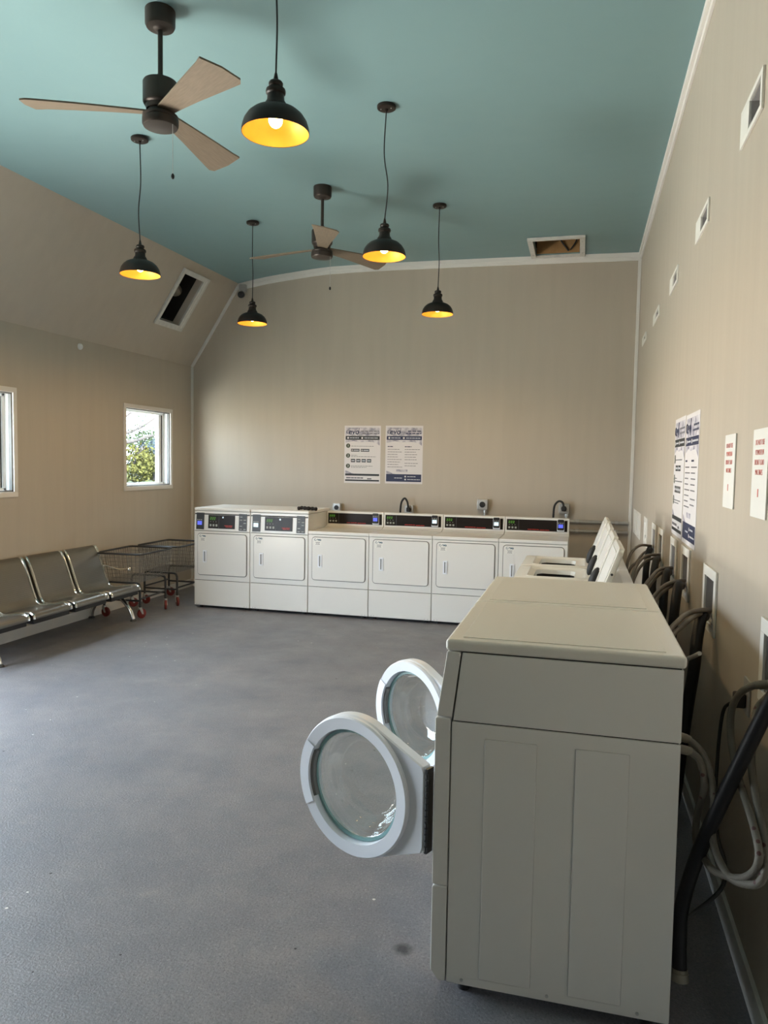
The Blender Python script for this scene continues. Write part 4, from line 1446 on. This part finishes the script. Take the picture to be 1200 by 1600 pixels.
hose('power_cable', [(0.553, 2.725, 0.878), (0.53, 2.823, 0.838), (0.52, 2.876, 0.791), (0.51, 2.87, 0.702), (0.5, 2.834, 0.597), (0.48, 2.723, 0.503), (0.46, 2.531, 0.481), (0.45, 2.361, 0.485), (0.43, 2.293, 0.441), (0.345, 2.27, 0.358)], 0.006, M_RUBBER,
     'thin black power cord hanging from the wall socket', 'cord')
r = MB().box(XR-0.008, XR-0.0005, 2.655, 2.735, 0.845, 0.965, 0.002).build('wall_socket', M_STEEL)
tag(r, 'grey wall socket with a black plug, beside the braided hoses', 'socket')
MB().box(XR-0.045, XR-0.0081, 2.68, 2.72, 0.865, 0.915, 0.006).build('plug', M_RUBBER, r)
SETS = {
 'behind the front-load washers, below the signs': (
  [(0.555, 3.455, 1.055), (0.49, 3.361, 1.066), (0.44, 3.32, 1.054), (0.4, 3.231, 1.042), (0.36, 3.166, 1.011), (0.33, 3.073, 0.960), (0.318, 3.05, 0.88)],
  [(0.555, 3.485, 1.039), (0.5, 3.39, 1.045), (0.45, 3.278, 1.042), (0.41, 3.225, 1.018), (0.37, 3.163, 0.992), (0.345, 3.071, 0.950), (0.33, 3.02, 0.85)],
  [(0.536, 3.488, 1.020), (0.515, 3.42, 1.030), (0.487, 3.326, 0.948), (0.475, 3.278, 0.851), (0.455, 3.265, 0.691), (0.43, 3.197, 0.551), (0.40, 3.15, 0.30), (0.36, 3.12, 0.12)]),
 'under the poster with the navy footer': (
  [(0.555, 4.292, 1.06), (0.48, 4.198, 1.059), (0.43, 4.167, 1.034), (0.38, 4.119, 0.981), (0.34, 3.938, 0.93), (0.318, 3.85, 0.85)],
  [(0.555, 4.338, 1.039), (0.49, 4.225, 1.042), (0.44, 4.165, 1.018), (0.4, 4.129, 0.977), (0.36, 3.946, 0.93), (0.33, 3.88, 0.82)],
  [(0.536, 4.293, 1.03), (0.505, 4.15, 1.045), (0.482, 4.05, 0.955), (0.47, 4.022, 0.822), (0.46, 4.023, 0.689), (0.43, 3.95, 0.40), (0.37, 3.9, 0.14)]),
 'under the wall poster with numbered steps': (
  [(0.555, 4.885, 1.051), (0.47, 4.771, 1.05), (0.41, 4.571, 1.029), (0.37, 4.45, 1.003), (0.335, 4.35, 0.95), (0.318, 4.33, 0.85)],
  [(0.555, 4.946, 1.027), (0.48, 4.789, 1.025), (0.43, 4.703, 0.988), (0.39, 4.55, 0.966), (0.35, 4.45, 0.90), (0.33, 4.42, 0.80)],
  [(0.536, 4.887, 1.02), (0.505, 4.70, 1.036), (0.482, 4.58, 0.934), (0.47, 4.517, 0.789), (0.44, 4.47, 0.40), (0.37, 4.45, 0.14)]),
 'just beyond the two posters behind the washers': (
  [(0.555, 5.675, 1.04), (0.46, 5.472, 1.055), (0.4, 5.328, 1.033), (0.35, 5.15, 0.98), (0.325, 5.05, 0.90)],
  [(0.555, 5.712, 1.017), (0.47, 5.577, 1.011), (0.42, 5.465, 0.982), (0.38, 5.3, 0.954), (0.345, 5.15, 0.90), (0.325, 5.10, 0.80)],
  [(0.536, 5.585, 1.02), (0.51, 5.42, 1.020), (0.482, 5.26, 0.928), (0.47, 5.181, 0.804), (0.44, 5.10, 0.40), (0.37, 5.06, 0.14)]),
 'closest to the plain wall plates': (
  [(0.555, 6.292, 1.041), (0.45, 5.98, 1.074), (0.385, 5.80, 1.051), (0.345, 5.65, 1.00), (0.325, 5.60, 0.90)],
  [(0.555, 6.338, 1.016), (0.48, 6.165, 0.986), (0.42, 5.90, 0.955), (0.37, 5.75, 0.93), (0.33, 5.68, 0.85)],
  [(0.536, 6.221, 1.02), (0.515, 6.075, 1.007), (0.49, 5.92, 0.902), (0.48, 5.85, 0.791), (0.45, 5.75, 0.40), (0.38, 5.70, 0.14)]),
}
for where, (ha, hb, hp) in SETS.items():
    hose('water_hose', ha, 0.0105, M_BROWNHOSE, 'upper brown hose arching from the box '+where, 'hose', 'brown water hoses along the wall')
    hose('water_hose', hb, 0.0105, M_BROWNHOSE, 'lower brown hose leaving the box '+where, 'hose', 'brown water hoses along the wall')
    hose('drain_hose', hp, 0.024, M_HOSE, 'black drain hose hooked into the box '+where, 'hose', 'black drain hoses', seg=14)
hose('strap', [(0.415, 3.15, 0.90), (0.42, 2.98, 0.955), (0.43, 2.86, 1.00)], 0.008, M_STEEL, 'pale cord end sticking out behind the front washer top', 'cord', k=4)

# ------------------------------------------------------------------ back wall outlets and pipes
def outlet(x, z, size, label, cord=None, stub=False):
    r = empty('power_outlet', (x, YB, z))
    tag(r, label, 'power outlet', 'dryer outlets on the back wall')
    s = size/2
    MB().box(-s, s, -0.075, -0.001, -s, s, 0.008).build('outlet_housing', M_GALV, r)
    MB().lathe([(0.001, 0.010), (s*0.50, 0.010), (s*0.56, 0.0), (0.001, 0.0)], 24, Matrix.Translation((0, -0.075, 0)) @ Matrix.Rotation(rad(90), 4, 'X')).build('receptacle', M_BLACK, r)
    for sx in (-1, 1):
        for sz in (-1, 1):
            MB().cyl((sx*s*0.8, -0.079, sz*s*0.8), (sx*s*0.8, -0.074, sz*s*0.8), 0.007, seg=8).build('screw', M_STEEL, r)
    if stub:
        mb = MB().cyl((0.03, -0.04, -s-0.13), (0.03, -0.04, -s+0.005), 0.013)
        mb.cyl((0.03, -0.04, -s-0.03), (0.03, -0.04, -s), 0.021)
        mb.cyl((0.03, -0.04, -s-0.13), (0.03, -0.04, -s-0.10), 0.023)
        mb.build('conduit_stub', M_GALV, r)
    if cord:
        c = MB().tube(smooth_path(cord, 6), 0.012, 10).build('cord', M_RUBBER, r)
        MB().box(-s*0.45, s*0.45, -0.12, -0.086, -s*0.5, s*0.5, 0.01).build('plug', M_RUBBER, c)
outlet(-2.925, 1.108, 0.105, 'square grey outlet box low behind the first low dryer')
outlet(-2.005, 1.112, 0.105, 'grey outlet box with a tall looped black cord, below the posters', cord=[(0.0, -0.11, 0.02), (-0.01, -0.115, 0.09), (-0.045, -0.11, 0.135), (-0.085, -0.10, 0.09), (-0.10, -0.09, 0.0), (-0.105, -0.085, -0.16)])
outlet(-1.121, 1.197, 0.125, 'grey outlet box on a short pipe, no cord plugged in', stub=True)
outlet(-0.186, 1.178, 0.115, 'grey outlet box with an arched cord above the last low dryer', cord=[(0.0, -0.11, 0.01), (-0.015, -0.115, 0.07), (-0.06, -0.11, 0.085), (-0.105, -0.10, 0.03), (-0.115, -0.09, -0.09), (-0.115, -0.085, -0.2)], stub=True)
for z, lb in ((1.032, 'upper grey pipe along the back wall above the end of the dryers'), (0.925, 'lower grey pipe along the back wall beside the end of the dryers')):
    r = MB().cyl((-0.75, YB-0.035, z), (XR-0.04, YB-0.035, z), 0.020, seg=14).build('wall_pipe', M_STEEL)
    tag(r, lb, 'pipe', 'pipes on the back wall')
    for x in (-0.05, 0.38):
        mb = MB().cyl((x, YB-0.035, z), (x+0.03, YB-0.035, z), 0.026, seg=14)
        mb.box(x-0.005, x+0.035, YB-0.03, YB-0.001, z-0.026, z+0.026)
        mb.build('pipe_clamp', M_GALV, r)

# ------------------------------------------------------------------ waiting bench
def make_bench():
    r = empty('waiting_bench', (-4.65, 5.68, 0))
    tag(r, 'chrome waiting bench with perforated metal seats along the window wall', 'bench')
    ox, oy = -4.65, 5.68
    def L(mb, name, m, parent=None, sharp=40):
        mb.v = [(p[0]-ox, p[1]-oy, p[2]) for p in mb.v]
        return mb.build(name, m, parent or r, sharp)
    pitch, wd = 0.535, 0.470
    # section of one seat: from the front lip over the seat and up the backrest (x, z)
    sec_seat = [(-4.372, 0.318), (-4.378, 0.345), (-4.40, 0.362), (-4.45, 0.366), (-4.55, 0.350), (-4.64, 0.335), (-4.70, 0.338)]
    sec_back = [(-4.70, 0.338), (-4.735, 0.362), (-4.76, 0.41), (-4.80, 0.52), (-4.84, 0.63), (-4.875, 0.71), (-4.90, 0.745), (-4.925, 0.758)]
    for k in range(4):
        y1 = 6.775-pitch*k
        y0 = y1-wd
        def sheet(sec):
            mb = MB()
            n = len(sec)
            T = 0.006
            for (x, z) in sec:
                for y in (y0, y1):
                    mb.v.append((x, y, z))
            for (x, z) in sec:
                for y in (y0, y1):
                    mb.v.append((x-T*0.6, y, z-T))
            for i in range(n-1):
                a, b = 2*i, 2*n+2*i
                mb.f += [(a, a+1, a+3, a+2), (b, b+2, b+3, b+1), (a, a+2, b+2, b), (a+1, b+1, b+3, a+3)]
            mb.f += [(0, 2*n, 2*n+1, 1), (2*n-2, 2*n-1, 4*n-1, 4*n-2)]
            return mb
        st = L(sheet(sec_seat), 'seat', M_PERF, sharp=60)
        bk = L(sheet(sec_back), 'backrest', M_PERF, sharp=60)
        for y in (y0, y1):
            L(MB().tube(smooth_path([(x, y, z) for x, z in sec_seat+sec_back[1:]], 3), 0.0125, 8), 'side_rail', M_CHROME)
        L(MB().box(-4.60, -4.386, y0+0.008, y1-0.008, 0.272, 0.322, 0.004), 'seat_pan', M_BLACK)
    L(MB().box(-4.70, -4.62, 4.66, 6.76, 0.240, 0.281, 0.006), 'beam', M_BLACK)
    for y in (4.89, 6.72):
        mb = MB().tube(smooth_path([(-4.905, y, 0.022), (-4.89, y, 0.09), (-4.83, y, 0.175), (-4.72, y, 0.225), (-4.62, y, 0.238), (-4.54, y, 0.215), (-4.46, y, 0.13), (-4.425, y, 0.06), (-4.412, y, 0.022)], 4), 0.020, 10)
        lg = L(mb, 'leg', M_CHROME)
        for x in (-4.905, -4.412):
            L(MB().lathe([(0.001, 0.022), (0.020, 0.022), (0.032, 0.010), (0.033, 0.0), (0.001, 0.0)], 20, Matrix.Translation((x, y, 0))), 'foot_pad', M_TUBE, lg)
    ar = MB().tube(smooth_path([(-4.83, 6.775, 0.56), (-4.76, 6.765, 0.555), (-4.62, 6.755, 0.530), (-4.49, 6.75, 0.528)], 4), 0.010, 8)
    ar.sphere((-4.48, 6.75, 0.530), 0.020, 12)
    L(ar, 'armrest', M_CHROME)
make_bench()

# ------------------------------------------------------------------ wire laundry carts
def make_cart(loc, rot, label):
    r = empty('laundry_cart', loc, rot)
    tag(r, label, 'laundry cart', 'wire laundry carts along the window wall')
    hx, hy = 0.262, 0.340            # rim half sizes (x across, y along)
    bx, by = 0.215, 0.300            # basket floor
    zr, zb = 0.680, 0.385
    def ringpath(ax, ay, z, rr=0.05):
        return [(p[0], p[1], z) for p in rrect(-ax, ax, -ay, ay, rr, 4)]
    MB().tube(ringpath(hx, hy, zr), 0.0105, 8, loop=True).build('rim', M_TUBE, r)
    mb = MB()
    nx, ny = 10, 14
    for i in range(nx+1):
        t = -1+2*i/nx
        mb.tube([(t*hx*0.96, -hy, zr), (t*bx, -by, zb), (t*bx, by, zb), (t*hx*0.96, hy, zr)], 0.0024, 4)
    for i in range(ny+1):
        t = -1+2*i/ny
        mb.tube([(-hx, t*hy*0.96, zr), (-bx, t*by, zb), (bx, t*by, zb), (hx, t*hy*0.96, zr)], 0.0024, 4)
    for k in range(1, 7):
        q = k/7
        ax, ay = bx+(hx-bx)*q, by+(hy-by)*q
        mb.tube(ringpath(ax, ay, zb+(zr-zb)*q, 0.03), 0.0024, 4, loop=True)
    mb.build('wire_basket', M_WIRE, r)
    fx, fy = 0.207, 0.272
    for s in (-1, 1):
        y = s*fy
        P = [(-fx, y, 0.115), (-fx, y, 0.33), (-fx+0.012, y, 0.362), (-fx+0.045, y, 0.372), (fx-0.045, y, 0.372), (fx-0.012, y, 0.362), (fx, y, 0.33), (fx, y, 0.115)]
        MB().tube(P, 0.0125, 10).build('end_frame', M_TUBE, r)
        MB().cyl((-fx, y, 0.185), (fx, y, 0.185), 0.010, seg=8).build('crossbar', M_TUBE, r)
    for s in (-1, 1):
        MB().cyl((s*fx, -fy, 0.205), (s*fx, fy, 0.205), 0.010, seg=8).build('side_bar', M_TUBE, r)
    rnd = random.Random(label)
    for sx in (-1, 1):
        for sy in (-1, 1):
            a = rnd.uniform(-1.3, 1.3)
            cs = empty('caster', (sx*fx, sy*fy, 0), (0, 0, a))
            cs.parent = r
            MB().lathe([(0.001, 0.014), (0.030, 0.014), (0.045, 0.013), (0.0505, 0.009), (0.0515, 0.0), (0.0505, -0.009), (0.045, -0.013), (0.030, -0.014), (0.001, -0.014)], 24, Matrix.Translation((0.02, 0, 0.0515)) @ Matrix.Rotation(rad(90), 4, 'X')).build('wheel', M_REDWHEEL, cs)
            mb = MB().cyl((0, 0, 0.100), (0, 0, 0.118), 0.022, seg=12)
            for s in (-1, 1):
                mb.prism([(-0.018, 0.100), (0.018, 0.100), (0.030, 0.045), (0.012, 0.045)], s*0.019-0.0015, s*0.019+0.0015, 'y')
            mb.cyl((0.02, -0.022, 0.0515), (0.02, 0.022, 0.0515), 0.007, seg=10)
            mb.build('fork', M_GALV, cs)
    return r
make_cart((-4.640, 7.115, 0), (0, 0, rad(3)), 'wire laundry cart with red casters next to the bench end')
make_cart((-4.640, 7.880, 0), (0, 0, rad(1)), 'wire laundry cart with red casters beside the first dryer')

# ------------------------------------------------------------------ trees seen through the window
def make_tree(loc, h, rx, m_leaf, n, label, seed, crown0=0.25, leaf=0.16):
    rnd = random.Random(seed)
    r = empty('tree', loc)
    tag(r, label, 'tree', 'trees outside the window')
    mb = MB()
    mb.tube(smooth_path([(0, 0, 0), (0.05, 0, h*0.3), (-0.05, 0.05, h*0.6), (0.1, 0, h*0.92)], 4), [0.13*(1-0.06*i) for i in range(13)], 8)
    for k in range(7):
        z = h*rnd.uniform(0.35, 0.8)
        t = rnd.uniform(0, 2*PI)
        l = rx*rnd.uniform(0.6, 0.95)
        mb.tube(smooth_path([(0, 0, z), (l*0.5*math.cos(t), l*0.5*math.sin(t), z+0.25), (l*math.cos(t), l*math.sin(t), z+0.6)], 3), 0.035, 6)
    mb.build('trunk', M_BARK, r)
    mb = MB()
    clusters = [(rnd.uniform(-1, 1)*rx*0.8, rnd.uniform(-1, 1)*rx*0.8, h*rnd.uniform(crown0, 1.0), rnd.uniform(0.3, 0.6)*rx) for _ in range(26)]
    for i in range(n):
        cx, cy, cz, cr = clusters[i % len(clusters)]
        d = Vector((rnd.gauss(0, 1), rnd.gauss(0, 1), rnd.gauss(0, 0.8)))*cr*0.5
        p = Vector((cx, cy, max(0.25, cz)))+d
        p.z = max(p.z, 0.15)
        u = Vector((rnd.gauss(0, 1), rnd.gauss(0, 1), rnd.gauss(0, 1))).normalized()
        v = u.orthogonal().normalized()
        s = leaf*rnd.uniform(0.6, 1.3)
        mb.add([p-u*s, p+v*s*0.5, p+u*s, p-v*s*0.5], [(0, 1, 2, 3)])
    mb.build('foliage', m_leaf, r, sharp=180)
    return r
ZG = -0.12
make_tree((-32.6, 50.0, ZG), 3.0, 1.1, M_LEAFY, 900, 'yellow autumn tree standing in front of the taller green tree outside', 1, 0.1)
make_tree((-48.8, 76.0, ZG), 4.7, 2.6, M_LEAFG, 1800, 'green tree behind the yellow one in the window view', 2, 0.15)
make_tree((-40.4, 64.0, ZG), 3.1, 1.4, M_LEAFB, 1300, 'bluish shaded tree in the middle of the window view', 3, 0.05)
make_tree((-34.7, 56.0, ZG), 2.3, 0.9, M_LEAFY, 900, 'low yellow-green bush outside the window, shortest of the trees', 4, 0.05)
make_tree((-52.0, 84.0, ZG), 4.6, 2.8, M_LEAFG, 1500, 'broad green tree standing behind all the others outside the window', 5, 0.15)
# overhanging bare branches of a tree standing nearer
r = empty('tree', (-21.5, 30.6, ZG))
tag(r, 'sparse tree whose bare branches reach across the upper window view', 'tree', 'trees outside the window')
mb = MB()
mb.tube([(0, 0, 0), (0.05, 0.1, 1.8), (0.1, 0.2, 2.9)], [0.16, 0.12, 0.09], 8)
br = [[(0.1, 0.2, 2.7), (0.6, 0.7, 3.0), (1.1, 1.3, 3.35), (1.6, 2.0, 3.95)], [(0.1, 0.2, 2.5), (0.8, 0.9, 2.62), (1.4, 1.8, 2.95), (2.0, 2.7, 3.02)], [(0.1, 0.2, 2.9), (0.4, 0.5, 3.5), (0.9, 0.9, 4.1)]]
for b_ in br:
    P = smooth_path(b_, 5)
    mb.tube(P, [0.10*(1-0.72*i/len(P)) for i in range(len(P))], 6)
mb.build('trunk', M_BARK, r)
rnd = random.Random(9)
mb = MB()
for i in range(420):
    b_ = br[i % 3]
    q = Vector(b_[rnd.choice((2, 3)) if len(b_) > 3 else 2])
    p = q+Vector((rnd.gauss(0, 0.35), rnd.gauss(0, 0.35), rnd.gauss(0.1, 0.28)))
    u = Vector((rnd.gauss(0, 1), rnd.gauss(0, 1), rnd.gauss(0, 1))).normalized()
    v = u.orthogonal().normalized()
    s = 0.06*rnd.uniform(0.6, 1.3)
    mb.add([p-u*s, p+v*s*0.5, p+u*s, p-v*s*0.5], [(0, 1, 2, 3)])
mb.build('foliage', M_LEAFG, r, sharp=180)
